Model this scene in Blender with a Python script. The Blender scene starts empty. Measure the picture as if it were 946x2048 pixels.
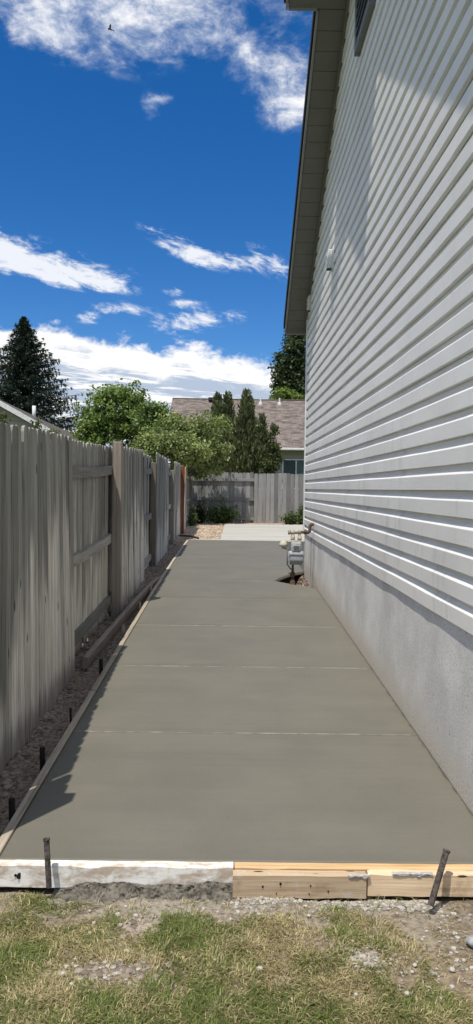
import bpy, bmesh, math, random
import numpy as np
from mathutils import Matrix, Vector, noise as mn
rad = math.radians
scene = bpy.context.scene
C = scene.collection
RNG = np.random.default_rng(7)
random.seed(7)

# ------------------------------------------------------------------ camera
def cam_basis(yaw, pitch, roll):
    y, p, r = rad(yaw), rad(pitch), rad(roll)
    f = Vector((math.sin(y)*math.cos(p), math.cos(y)*math.cos(p), -math.sin(p)))
    r0 = Vector((math.cos(y), -math.sin(y), 0)); u0 = r0.cross(f)
    return r0*math.cos(r)+u0*math.sin(r), u0*math.cos(r)-r0*math.sin(r), f
R_, U_, F_ = cam_basis(.508, 1.74, .8)
cd = bpy.data.cameras.new('camera'); cam = bpy.data.objects.new('camera', cd); C.objects.link(cam)
cd.sensor_fit = 'VERTICAL'; cd.sensor_height = 24.0; cd.lens = 24.0*1540/2048
cd.clip_start = .05; cd.clip_end = 3000
M4 = Matrix.Identity(4)
for i in range(3):
    M4[i][0] = R_[i]; M4[i][1] = U_[i]; M4[i][2] = -F_[i]
M4[0][3], M4[1][3], M4[2][3] = 0, 0, 1.5
cam.matrix_world = M4
scene.camera = cam

# ------------------------------------------------------------------ sun, sky, exposure
SHX, SHY = .217, .32                       # shadow run per metre of height
sund = Vector((SHX, SHY, -1)).normalized()  # direction the light travels
EL = math.asin(-sund.z); AZ = math.atan2(-sund.x, -sund.y)   # azimuth of the sun from +Y towards +X
sl = bpy.data.lights.new('sun', 'SUN'); sl.energy = 4.0; sl.angle = rad(.53); sl.color = (1, .945, .85)
so = bpy.data.objects.new('sun', sl); C.objects.link(so)
so.rotation_euler = sund.to_track_quat('-Z', 'Y').to_euler()
vs = scene.view_settings
vs.view_transform = 'Standard'; vs.look = 'None'; vs.exposure = .2; vs.gamma = 1; vs.use_curve_mapping = False

class NT:
    """small node helper"""
    def __init__(s, tree): s.t = tree; s.n = tree.nodes; s.l = tree.links
    def add(s, typ, **kw):
        n = s.n.new(typ)
        for k, v in kw.items(): setattr(n, k, v)
        return n
    def set(s, sock, v):
        if isinstance(v, bpy.types.NodeSocket): s.l.new(v, sock)
        elif v is not None: sock.default_value = v
    def m(s, op, a, b=None, c=None, clamp=False):
        n = s.add('ShaderNodeMath', operation=op, use_clamp=clamp)
        for i, v in enumerate((a, b, c)):
            if v is not None: s.set(n.inputs[i], v)
        return n.outputs[0]
    def vm(s, op, a, b=None):
        n = s.add('ShaderNodeVectorMath', operation=op)
        s.set(n.inputs[0], a)
        if b is not None: s.set(n.inputs[1], b)
        return n.outputs[0]
    def xyz(s, x, y, z):
        n = s.add('ShaderNodeCombineXYZ')
        for i, v in enumerate((x, y, z)): s.set(n.inputs[i], v)
        return n.outputs[0]
    def sep(s, v):
        n = s.add('ShaderNodeSeparateXYZ'); s.set(n.inputs[0], v); return n.outputs
    def noise(s, vec, scale, detail=4, rough=.55, dist=0):
        n = s.add('ShaderNodeTexNoise'); n.noise_dimensions = '3D'
        s.set(n.inputs['Vector'], vec); n.inputs['Scale'].default_value = scale
        n.inputs['Detail'].default_value = detail; n.inputs['Roughness'].default_value = rough
        n.inputs['Distortion'].default_value = dist
        return n.outputs['Fac']
    def ramp(s, fac, lo, hi, a=0., b=1.):
        n = s.add('ShaderNodeMapRange', interpolation_type='SMOOTHSTEP')
        s.set(n.inputs['Value'], fac); s.set(n.inputs['From Min'], lo); s.set(n.inputs['From Max'], hi)
        s.set(n.inputs['To Min'], a); s.set(n.inputs['To Max'], b)
        return n.outputs['Result']
    def mix(s, fac, a, b, blend='MIX'):
        n = s.add('ShaderNodeMix', data_type='RGBA', blend_type=blend)
        s.set(n.inputs[0], fac)
        for i, v in ((6, a), (7, b)):
            s.set(n.inputs[i], (*v, 1) if isinstance(v, tuple) and len(v) == 3 else v)
        return n.outputs[2]

def make_world():
    w = bpy.data.worlds.new('World'); scene.world = w; w.use_nodes = True
    t = NT(w.node_tree); t.n.clear()
    out = t.add('ShaderNodeOutputWorld'); bg = t.add('ShaderNodeBackground'); bg.inputs[1].default_value = .1
    sky = t.add('ShaderNodeTexSky', sky_type='NISHITA'); sky.sun_disc = False
    sky.sun_elevation = EL; sky.sun_rotation = AZ
    sky.altitude = 1400; sky.air_density = 1.0; sky.dust_density = .3; sky.ozone_density = 3.0
    hs = t.add('ShaderNodeHueSaturation'); hs.inputs['Saturation'].default_value = 1.36; hs.inputs['Value'].default_value = .97
    t.l.new(sky.outputs[0], hs.inputs['Color'])
    d = t.vm('NORMALIZE', t.add('ShaderNodeTexCoord').outputs['Generated'])
    X, Y, Z = t.sep(d)
    az = t.m('MULTIPLY', t.m('ARCTAN2', X, Y), 57.2958)
    el = t.m('MULTIPLY', t.m('ARCSINE', Z), 57.2958)
    elc = t.m('MAXIMUM', el, 0.)
    # puffy noise on the sky sphere, slightly flattened
    vp = t.xyz(X, Y, t.m('MULTIPLY', Z, 1.7))
    n1 = t.noise(vp, 8.0, 8, .62, .3)
    n2 = t.noise(vp, 24.0, 8, .66, .4)
    n3 = t.noise(vp, 70.0, 5, .65, .3)
    vs_ = t.xyz(X, Y, t.m('MULTIPLY', t.m('ADD', Z, t.m('MULTIPLY', X, .06)), 11.))
    st = t.noise(vs_, 6.0, 8, .62, .5)
    st2 = t.noise(vs_, 17.0, 7, .66, .5)
    vw = t.xyz(X, Y, t.m('MULTIPLY', t.m('ADD', Z, t.m('MULTIPLY', X, .22)), 2.6))
    w1 = t.noise(vw, 19.0, 8, .68, .7)
    w2 = t.noise(vw, 55.0, 6, .66, .4)
    def sub(n, k): return t.m('MULTIPLY', t.m('SUBTRACT', n, .5), k)
    puff = t.m('ADD', sub(n1, 2.2), t.m('ADD', sub(n2, 1.8), sub(n3, .6)))
    wisp = t.m('ADD', sub(w1, 3.4), sub(w2, 2.0))
    streak = t.m('ADD', sub(st, 1.6), sub(st2, 1.2))
    def blob(px, py, sx, sy, w, tilt=0):
        a0 = math.degrees(math.atan((px-460)/1540)); e0 = math.degrees(math.atan((977-py)/1540))
        k = math.degrees(1/1540)
        da = t.m('SUBTRACT', az, a0); de = t.m('SUBTRACT', el, e0)
        if tilt: de = t.m('MULTIPLY_ADD', da, tilt, de)
        q = t.m('ADD', t.m('POWER', t.m('ABSOLUTE', t.m('DIVIDE', da, sx*k)), 2.), t.m('POWER', t.m('ABSOLUTE', t.m('DIVIDE', de, sy*k)), 2.))
        return t.m('MULTIPLY', t.m('EXPONENT', t.m('MULTIPLY', q, -1.)), w)
    def total(L):
        s = None
        for b in L:
            v = blob(*b); s = v if s is None else t.m('ADD', s, v)
        return s
    big = total([(190, 25, 200, 75, 1.0), (90, 112, 70, 40, .75), (250, 125, 95, 40, .55), (395, 85, 95, 45, .6, .2), (540, 150, 100, 48, .72, .3), (590, 235, 95, 34, .85), (480, 160, 60, 30, .4),
                 (-300, -40, 250, 90, .9), (900, -60, 330, 120, .8), (293, 240, 20, 24, .85), (318, 217, 20, 11, .7)])
    thin = total([(10, 540, 150, 36, 1.15, .12), (180, 572, 95, 26, .95, .06), (345, 498, 70, 22, .8, .4), (430, 522, 60, 18, .75, .15), (530, 525, 60, 30, .72, .3), (-350, 520, 240, 50, .9),
                  (340, 592, 24, 10, .7), (360, 611, 50, 10, .8), (235, 629, 52, 11, .75), (385, 648, 90, 24, .95, -.12), (170, 652, 26, 14, .7), (905, 560, 220, 45, .8)])
    fill_cloud = t.m('MULTIPLY', t.m('MAXIMUM', t.ramp(t.m('ABSOLUTE', az), 22., 50.), t.ramp(el, 33., 46.)), .86)   # unseen broken cloud, extra cover added to lift and neutralise the ambient light
    bs = t.m('ADD', big, fill_cloud)
    db = t.ramp(t.m('MULTIPLY_ADD', puff, t.ramp(bs, .05, .5, .15, 1.), bs), .22, 1.42)
    dt = t.ramp(t.m('MULTIPLY_ADD', wisp, t.ramp(thin, .05, .5, .1, .85), thin), .28, 1.25)
    # low bank round the horizon, its top undulating
    btop = t.m('ADD', t.m('ADD', t.m('MULTIPLY_ADD', t.m('SUBTRACT', n1, .5), 5.0, t.m('MULTIPLY', t.m('SUBTRACT', n2, .5), 2.6)), sub(n3, 1.2)), t.m('SUBTRACT', 10.9, t.m('MULTIPLY', t.m('POWER', t.m('MAXIMUM', t.m('DIVIDE', t.m('ADD', az, 11.), 14.), 0.), 2.), 1.55)))
    btop = t.m('MAXIMUM', btop, 6.5)
    bank = t.ramp(t.m('SUBTRACT', btop, el), -.15, .9)
    lit = t.ramp(t.m('SUBTRACT', btop, el), 1.1, 2.6)                        # under the bright crest: blue-grey layers
    layers = t.m('MULTIPLY', lit, t.ramp(t.m('ADD', streak, t.m('MULTIPLY', lit, .1)), -.07, .13))
    cw = (9.0, 9.0, 9.0); cg = (4.2, 5.0, 6.3); ck = (4.6, 5.4, 6.9)
    bankc = t.mix(layers, cw, cg)
    shade = t.ramp(t.m('ADD', t.m('MULTIPLY', puff, .9), t.m('MULTIPLY', t.m('ADD', big, fill_cloud), .55)), .15, .95)
    col = t.mix(1., hs.outputs['Color'], (.94, .975, 1.12), 'MULTIPLY')
    col = t.mix(bank, col, bankc)
    col = t.mix(t.m('MULTIPLY', dt, .95), col, t.mix(dt, (5.6, 6.4, 7.8), (8.0, 8.2, 8.7)))
    col = t.mix(t.m('MULTIPLY', db, .93), col, t.mix(shade, ck, (9.6, 9.5, 9.4)))
    t.set(bg.inputs[0], col); t.l.new(bg.outputs[0], out.inputs[0])
    w.cycles.sampling_method = 'MANUAL'; w.cycles.sample_map_resolution = 512
make_world()

# ------------------------------------------------------------------ materials
MATS = {}
def material(name, fn, rough=.8, spec=.3):
    if name in MATS: return MATS[name]
    m = bpy.data.materials.new(name); m.use_nodes = True
    t = NT(m.node_tree); b = t.n['Principled BSDF']
    b.inputs['Roughness'].default_value = rough
    b.inputs['Specular IOR Level'].default_value = spec
    t.b = b; t.P = t.add('ShaderNodeNewGeometry').outputs['Position']
    t.tc = t.add('ShaderNodeTexCoord'); t.O = t.tc.outputs['Object']
    t.rnd = t.add('ShaderNodeObjectInfo').outputs['Random']
    def bump(h, strength, dist=.01):
        n = t.add('ShaderNodeBump'); n.inputs['Strength'].default_value = strength; n.inputs['Distance'].default_value = dist
        t.set(n.inputs['Height'], h); t.l.new(n.outputs[0], b.inputs['Normal'])
    t.bump = bump
    c = fn(t)
    if c is not None: t.set(b.inputs['Base Color'], (*c, 1) if isinstance(c, tuple) and len(c) == 3 else c)
    MATS[name] = m
    return m

def wood(name, axis, dark, mid, light, bleach=None, scale=1., rough=.88, knots=False):
    """weathered board, grain along the given object axis"""
    def f(t):
        off = t.m('MULTIPLY', t.rnd, 40.)
        v = t.vm('ADD', t.O, t.xyz(off, off, off))
        s = [34*scale]*3; s[axis] = .8*scale
        vs_ = t.vm('MULTIPLY', v, tuple(s))
        g1 = t.noise(vs_, 1.6, 7, .68, .25)
        g2 = t.noise(vs_, 6.5, 4, .6, .2)
        broad = t.noise(v, 2.2, 3, .5)
        g = t.m('ADD', t.m('MULTIPLY', g1, .62), t.m('MULTIPLY', g2, .38))
        c = t.mix(t.ramp(g, .34, .52), dark, mid)
        c = t.mix(t.ramp(g, .5, .7), c, light)
        tone = t.m('MULTIPLY_ADD', t.rnd, .62, .68)
        tone = t.m('MULTIPLY', tone, t.m('MULTIPLY_ADD', broad, .5, .76))
        c = t.mix(1., c, t.xyz(tone, tone, tone), 'MULTIPLY')
        if bleach:
            x, y, z = t.sep(t.P)
            e = t.noise(t.vm('MULTIPLY', t.P, (1., 1.3, .5)), 1.0, 4, .6)
            e2 = t.noise(t.vm('ADD', t.vm('MULTIPLY', t.P, (14., 14., .8)), t.xyz(off, 0., 0.)), 1., 4, .6)
            lim = t.m('ADD', t.m('MULTIPLY', t.m('SUBTRACT', e, .5), 2.6), t.m('MULTIPLY_ADD', t.m('SUBTRACT', e2, .5), .9, t.m('MULTIPLY', t.m('SUBTRACT', t.m('FRACT', t.m('MULTIPLY', t.rnd, 7.31)), .5), .75)))
            mk = t.ramp(t.m('SUBTRACT', t.m('ADD', lim, .95), z), -.15, .35)
            bl = t.mix(t.ramp(g, .38, .60), tuple(k*.5 for k in bleach), bleach)
            bt = t.m('MULTIPLY_ADD', t.m('FRACT', t.m('MULTIPLY', t.rnd, 3.7)), .4, .75)
            bl = t.mix(1., bl, t.xyz(bt, bt, bt), 'MULTIPLY')
            c = t.mix(t.m('MULTIPLY', mk, .95), c, bl)
            mud = t.ramp(t.m('ADD', z, t.m('MULTIPLY', e2, .3)), .28, .42)
            c = t.mix(t.m('MULTIPLY_ADD', mud, .55, .45), (.10, .08, .06), c)
            vk = t.add('ShaderNodeTexVoronoi'); vk.inputs['Scale'].default_value = 1.
            t.set(vk.inputs['Vector'], t.vm('MULTIPLY', v, (9., 9., 3.2)))
            c = t.mix(t.ramp(t.m('ADD', vk.outputs['Distance'], t.m('MULTIPLY', e2, .06)), .10, .16), (.07, .06, .05), c)
        if knots:
            c = t.mix(t.m('MULTIPLY', t.ramp(t.noise(v, 7., 5, .65), .52, .66), .55), c, (.25, .175, .115))
            c = t.mix(t.m('MULTIPLY', t.ramp(t.noise(v, 11., 5, .65), .58, .68), .5), c, (.50, .49, .46))
            vo = t.add('ShaderNodeTexVoronoi'); vo.inputs['Scale'].default_value = 3.1
            s2 = [9.]*3; s2[axis] = 2.2
            t.set(vo.inputs['Vector'], t.vm('MULTIPLY', v, tuple(s2)))
            k = t.ramp(vo.outputs['Distance'], .09, .16)
            c = t.mix(k, (.06, .035, .02), c)
        t.bump(g, .55, .004)
        return c
    return material(name, f, rough, .2)

def m_concrete_new():
    def f(t):
        a = t.noise(t.vm('MULTIPLY', t.P, (.5, 5., 1.)), 1.0, 4, .55)
        b = t.noise(t.P, 2.3, 4, .6); c = t.noise(t.P, 240., 3, .6)
        d = t.noise(t.vm('MULTIPLY', t.P, (1.2, 26., 1.)), 1., 3, .5)
        k = t.m('ADD', t.m('MULTIPLY', a, .25), t.m('ADD', t.m('MULTIPLY', b, .55), t.m('MULTIPLY', d, .2)))
        col = t.mix(t.ramp(k, .3, .7), (.120, .112, .088), (.156, .146, .116))
        col = t.mix(t.ramp(c, .3, .75), col, t.mix(.5, col, (.185, .175, .15)))
        x, y, z = t.sep(t.P)
        edge = t.ramp(t.m('ADD', x, t.m('MULTIPLY', t.noise(t.P, 14., 5, .65), .05)), 1.078, 1.094)
        col = t.mix(edge, col, (.075, .072, .056))
        t.set(t.b.inputs['Roughness'], t.m('MULTIPLY_ADD', b, .2, .5))
        t.bump(t.m('ADD', t.m('MULTIPLY', c, .5), t.m('MULTIPLY', d, .8)), .22, .004)
        return col
    return material('wet_new_concrete', f, .6, .35)
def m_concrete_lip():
    return plain('pale_joint_lip', (.20, .188, .155), .8, .35, 12.)  # paler concrete for the narrow strip along the nearer joints
def m_concrete_old():
    def f(t):
        a = t.noise(t.vm('MULTIPLY', t.P, (.4, 3., 1.)), 1.4, 5, .6); b = t.noise(t.P, 60, 4, .6)
        col = t.mix(t.ramp(a, .3, .7), (.365, .355, .315), (.475, .465, .42))
        col = t.mix(t.m('MULTIPLY', b, .3), col, (.35, .33, .29)); t.bump(b, .2, .004)
        return col
    return material('old_concrete', f, .85, .2)
def m_foundation():
    def f(t):
        x, y, z = t.sep(t.P)
        p = t.noise(t.P, 85., 5, .75); q = t.noise(t.vm('MULTIPLY', t.P, (6., 6., .5)), 1.3, 5, .6, .2); r = t.noise(t.P, 2.2, 4, .6)
        col = t.mix(t.ramp(r, .3, .7), (.60, .59, .565), (.80, .785, .75))
        col = t.mix(t.m('MULTIPLY', t.ramp(p, .50, .62), .55), col, (.25, .25, .24))
        col = t.mix(t.m('MULTIPLY', t.ramp(q, .6, .74), .55), col, (.72, .72, .71))
        col = t.mix(t.m('MULTIPLY', t.ramp(q, .28, .42, 1., 0.), .35), col, (.30, .29, .28))
        low = t.ramp(t.m('SUBTRACT', z, t.m('MULTIPLY', y, .033)), .02, t.m('MULTIPLY_ADD', q, .5, .0))
        col = t.mix(low, t.mix(t.ramp(p, .4, .6), (.46, .41, .34), (.62, .59, .53)), col)
        vo = t.add('ShaderNodeTexVoronoi'); vo.inputs['Scale'].default_value = 9.; t.set(vo.inputs['Vector'], t.vm('MULTIPLY', t.P, (1., 2.2, 1.)))
        pit = t.ramp(t.m('ADD', vo.outputs['Distance'], t.m('MULTIPLY', r, .1)), .085, .12)
        col = t.mix(pit, (.1, .1, .1), col)
        t.bump(t.m('ADD', t.m('MULTIPLY', p, .7), t.m('MULTIPLY', pit, .4)), .5, .006)
        return col
    return material('parged_concrete', f, .9, .2)
def m_siding():
    def f(t):
        a = t.noise(t.vm('MULTIPLY', t.P, (3., 1.2, 3.)), 1.2, 4, .6); b = t.noise(t.vm('MULTIPLY', t.P, (20., 3., 60.)), 3., 4, .6)
        dirt = t.noise(t.vm('MULTIPLY', t.P, (5., 5., 1.2)), 1.6, 6, .65)
        x, y, z = t.sep(t.P)
        tone = t.m('MULTIPLY_ADD', t.rnd, .05, .965)
        col = t.mix(t.ramp(a, .3, .7), (.77, .755, .71), (.83, .815, .77))
        col = t.mix(1., col, t.xyz(tone, tone, tone), 'MULTIPLY')
        dl = t.ramp(z, 2.6, .9, .12, .5)
        col = t.mix(t.m('MULTIPLY', t.ramp(dirt, .5, .75), dl), col, (.47, .47, .45))
        spot = t.noise(t.P, 34., 2, .5)
        col = t.mix(t.m('MULTIPLY', t.ramp(spot, .72, .76), .5), col, (.3, .29, .27))
        t.bump(b, .16, .003)
        return col
    return material('white_vinyl_siding', f, .48, .35)
def plain(name, col, rough=.7, var=.12, scale=12., metal=0., spec=.3, bump=.15):
    def f(t):
        n = t.noise(t.P, scale, 5, .6)
        c = t.mix(t.ramp(n, .3, .7), tuple(k*(1-var) for k in col), tuple(min(1, k*(1+var)) for k in col))
        t.b.inputs['Metallic'].default_value = metal
        if bump: t.bump(n, bump, .004)
        return c
    return material(name, f, rough, spec)
def rusty(name, col=(.10, .055, .04)):
    def f(t):
        n = t.noise(t.P, 60., 6, .65); m = t.noise(t.P, 14., 4, .6)
        c = t.mix(t.ramp(n, .35, .65), tuple(k*.5 for k in col), tuple(min(1, k*1.9) for k in col))
        t.bump(n, .5, .004); return t.mix(t.m('MULTIPLY', t.ramp(m, .5, .7), .5), c, (.16, .15, .14))
    return material(name, f, .85, .25)
def leafmat(name, trans=.35):
    def f(t):
        a = t.add('ShaderNodeAttribute', attribute_name='Col').outputs['Color']
        tr = t.add('ShaderNodeBsdfTranslucent'); ms = t.add('ShaderNodeMixShader'); ms.inputs[0].default_value = trans
        t.set(tr.inputs[0], t.mix(1., a, (1.15, 1.25, .55), 'MULTIPLY'))
        o = [n for n in t.n if n.type == 'OUTPUT_MATERIAL'][0]
        t.l.new(t.b.outputs[0], ms.inputs[1]); t.l.new(tr.outputs[0], ms.inputs[2]); t.l.new(ms.outputs[0], o.inputs[0])
        return a
    return material(name, f, .55, .3)
def shingles(name, cols, sx, sz):
    """asphalt shingle courses: brick rows run along object X, slope along object Y"""
    def f(t):
        br = t.add('ShaderNodeTexBrick'); br.inputs['Scale'].default_value = 1.
        br.inputs['Brick Width'].default_value = sx; br.inputs['Row Height'].default_value = sz
        br.inputs['Mortar Size'].default_value = .006; br.inputs['Bias'].default_value = 0.
        br.offset = .37
        for i, c in ((1, cols[0]), (2, cols[1]), (3, cols[2])): br.inputs[i].default_value = (*c, 1)
        t.set(br.inputs['Vector'], t.O)
        n = t.noise(t.O, 2.2, 5, .6); n2 = t.noise(t.vm('MULTIPLY', t.O, (2.5, 7., 1.)), 1., 2, .5)
        c = t.mix(t.m('MULTIPLY', t.ramp(n2, .45, .62), .5), br.outputs['Color'], cols[3])
        k = t.m('MULTIPLY_ADD', n, .5, .75)
        t.bump(br.outputs['Fac'], -.3, .01)
        return t.mix(1., c, t.xyz(k, k, k), 'MULTIPLY')
    return material(name, f, .95, .1)

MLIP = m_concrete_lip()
MC, MCO, MF, MS = m_concrete_new(), m_concrete_old(), m_foundation(), m_siding()
M_TRIM = plain('white_trim', (.74, .74, .71), .5)
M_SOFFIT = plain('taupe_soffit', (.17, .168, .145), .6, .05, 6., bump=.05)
M_FASCIA = plain('weathered_fascia', (.27, .27, .25), .55, .08)
M_DRIP = plain('dark_roof_edge', (.03, .032, .035), .8)
M_RUST = rusty('rusted_iron')
M_REBAR = rusty('dark_rebar', (.06, .05, .045))
M_PICKET = wood('grey_picket', 2, (.12, .115, .098), (.285, .275, .24), (.43, .415, .365), bleach=(.86, .80, .70))
M_PICKETB = wood('sunlit_grey_picket', 2, (.16, .16, .155), (.25, .25, .24), (.34, .34, .325))
M_REDP = wood('red_brown_picket', 2, (.14, .05, .028), (.21, .075, .04), (.27, .11, .06))
M_POST = wood('grey_brown_post', 2, (.14, .12, .098), (.24, .21, .175), (.34, .305, .26))
M_RAIL = wood('grey_rail', 1, (.16, .155, .138), (.28, .272, .245), (.40, .385, .345))
M_RAILX = wood('grey_rail_across', 0, (.16, .16, .155), (.25, .25, .24), (.34, .34, .325))
M_FORM = wood('form_lumber', 1, (.24, .20, .15), (.38, .33, .26), (.54, .49, .40), scale=.8)
M_LOOSE = wood('brown_grey_lumber', 1, (.19, .15, .125), (.29, .24, .205), (.37, .315, .27))
M_FRONT = wood('fresh_lumber', 0, (.44, .32, .205), (.66, .505, .335), (.77, .63, .45), scale=.7, knots=True)
M_FRESH = wood('splintered_pine', 0, (.42, .25, .11), (.62, .42, .22), (.74, .60, .42), scale=.8)
def m_whiteboard():
    def f(t):
        n = t.noise(t.vm('MULTIPLY', t.P, (4., 9., 9.)), 2.2, 6, .65, .4); m = t.noise(t.P, 26., 5, .65)
        x, y, z = t.sep(t.P)
        c = t.mix(t.ramp(n, .38, .6), (.50, .42, .33), (.84, .81, .75))
        c = t.mix(t.m('MULTIPLY', t.ramp(m, .55, .72), .6), c, (.34, .27, .21))
        sp = t.noise(t.vm('MULTIPLY', t.P, (5., 5., 14.)), 1.6, 5, .6)
        wet = t.ramp(t.m('ADD', z, t.m('MULTIPLY', t.m('SUBTRACT', sp, .5), .12)), .026, .008)
        wx = t.ramp(t.m('ADD', x, t.m('MULTIPLY', sp, .2)), -.46, -.34)
        c = t.mix(t.m('MULTIPLY', wet, wx), c, (.15, .145, .13))
        t.bump(m, .5, .006); return c
    return material('cement_whitened_board', f, .9, .2)
M_WB = m_whiteboard()

# ------------------------------------------------------------------ mesh helpers
def props(o, label=None, cat=None, group=None, kind=None):
    if label: o['label'] = label
    if cat: o['category'] = cat
    if group: o['group'] = group
    if kind: o['kind'] = kind
    return o
def link(name, mesh, parent=None, loc=None, rot=None):
    o = bpy.data.objects.new(name, mesh); C.objects.link(o)
    if parent is not None: o.parent = parent
    if loc is not None: o.location = loc
    if rot is not None: o.rotation_euler = rot
    return o
def empty(name, loc=(0, 0, 0), rotz=0):
    o = bpy.data.objects.new(name, None); C.objects.link(o); o.location = loc; o.rotation_euler = (0, 0, rotz)
    o.empty_display_size = .1
    return o
def mesh_py(name, v, f, mat=None, smooth=False):
    me = bpy.data.meshes.new(name); me.from_pydata([tuple(map(float, p)) for p in v], [], f); me.update()
    if mat: me.materials.append(mat)
    if smooth: me.polygons.foreach_set('use_smooth', [True]*len(me.polygons))
    return me
def mesh_bm(bm, name, mat, smooth=False):
    bmesh.ops.recalc_face_normals(bm, faces=bm.faces)
    me = bpy.data.meshes.new(name); bm.to_mesh(me); bm.free(); me.materials.append(mat)
    if smooth: me.polygons.foreach_set('use_smooth', [True]*len(me.polygons))
    return me
def bm_box(bm, size, loc=(0, 0, 0), rot=None, bevel=0, segs=1):
    r = bmesh.ops.create_cube(bm, size=1.)['verts']
    bmesh.ops.scale(bm, vec=size, verts=r)
    if bevel:
        es = list({e for v in r for e in v.link_edges})
        r2 = bmesh.ops.bevel(bm, geom=es, offset=bevel, segments=segs, affect='EDGES', profile=.5)
        r = list({v for f in r2['faces'] for v in f.verts} | {v for v in r if v.is_valid})
        isl = set(r); st = list(r)
        while st:
            v = st.pop()
            for e in v.link_edges:
                w = e.other_vert(v)
                if w not in isl: isl.add(w); st.append(w)
        r = list(isl)
    if rot is not None: bmesh.ops.rotate(bm, cent=(0, 0, 0), matrix=rot, verts=r)
    bmesh.ops.translate(bm, vec=loc, verts=r)
    return r
def box(name, size, mat, bevel=0):
    bm = bmesh.new(); bm_box(bm, size, bevel=bevel); return mesh_bm(bm, name, mat)
def bm_tube(bm, pts, rads, n=10, caps=True):
    pts = [Vector(p) for p in pts]
    if not isinstance(rads, (list, tuple)): rads = [rads]*len(pts)
    rings = []
    for i, p in enumerate(pts):
        d = (pts[min(i+1, len(pts)-1)]-pts[max(i-1, 0)]).normalized()
        a = d.orthogonal().normalized() if i == 0 else (prev - d*prev.dot(d)).normalized()
        prev = a; b = d.cross(a)
        rings.append([bm.verts.new(p+(a*math.cos(2*math.pi*k/n)+b*math.sin(2*math.pi*k/n))*rads[i]) for k in range(n)])
    for i in range(len(rings)-1):
        for k in range(n): bm.faces.new((rings[i][k], rings[i][(k+1) % n], rings[i+1][(k+1) % n], rings[i+1][k]))
    if caps: bm.faces.new(rings[0][::-1]); bm.faces.new(rings[-1])
def tube(name, pts, rads, mat, n=10, smooth=True):
    bm = bmesh.new(); bm_tube(bm, pts, rads, n); return mesh_bm(bm, name, mat, smooth)
def fn(x, y, z=0., s=1.): return mn.noise(Vector((x*s, y*s, z*s)))

# ------------------------------------------------------------------ ground profile
def zs(Y):
    if Y < 9: return .033*Y
    t = min((Y-9)/14, 1.); return .297+.12*(1-(1-t)**3)
SLX, FND, SID = -.857, 1.071, 1.06          # slab's left edge, foundation face, siding face
Y0, Y1 = 2.86, 16.25                        # slab near / far edge
CY0, CY1 = 1.87, 10.95                      # house near / far corner
HP = [(1.09, 9.25), (.60, 9.88), (.66, 10.15), (.80, 10.5), (.93, 10.75), (1.09, 10.92)]
def xr(Y):
    if Y > CY1: return 2.9
    if HP[0][1] < Y < HP[-1][1]:
        for (xa, ya), (xb, yb) in zip(HP, HP[1:]):
            if ya <= Y <= yb: return xa+(xb-xa)*(Y-ya)/(yb-ya)
    return FND+.004
def zg(X, Y):
    if Y < Y0: b = .0+.012*fn(X, Y, 1., 3.)+.008*fn(X, Y, 4., 11.)
    elif Y > 16.3: b = zs(Y)-.03+.012*fn(X, Y, 2., 3.)
    else:
        b = zs(Y)-.105
        if X < SLX-.02 and X > -1.6: b += .022*fn(X, Y, 3., 5.)+.016*fn(X, Y, 9., 17.)
        elif X >= SLX-.02 and X < 1.12 and Y < 16.3: b -= .02+.01*fn(X, Y, 9., 17.)
    if X > .5 and X < 1.14 and 9.1 < Y < 11.: b -= .10*max(0., min(1., (1.02-X)/.12))
    if Y < Y0 and Y > Y0-.1: b -= .024*(Y-Y0+.1)/.1
    return b

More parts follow.
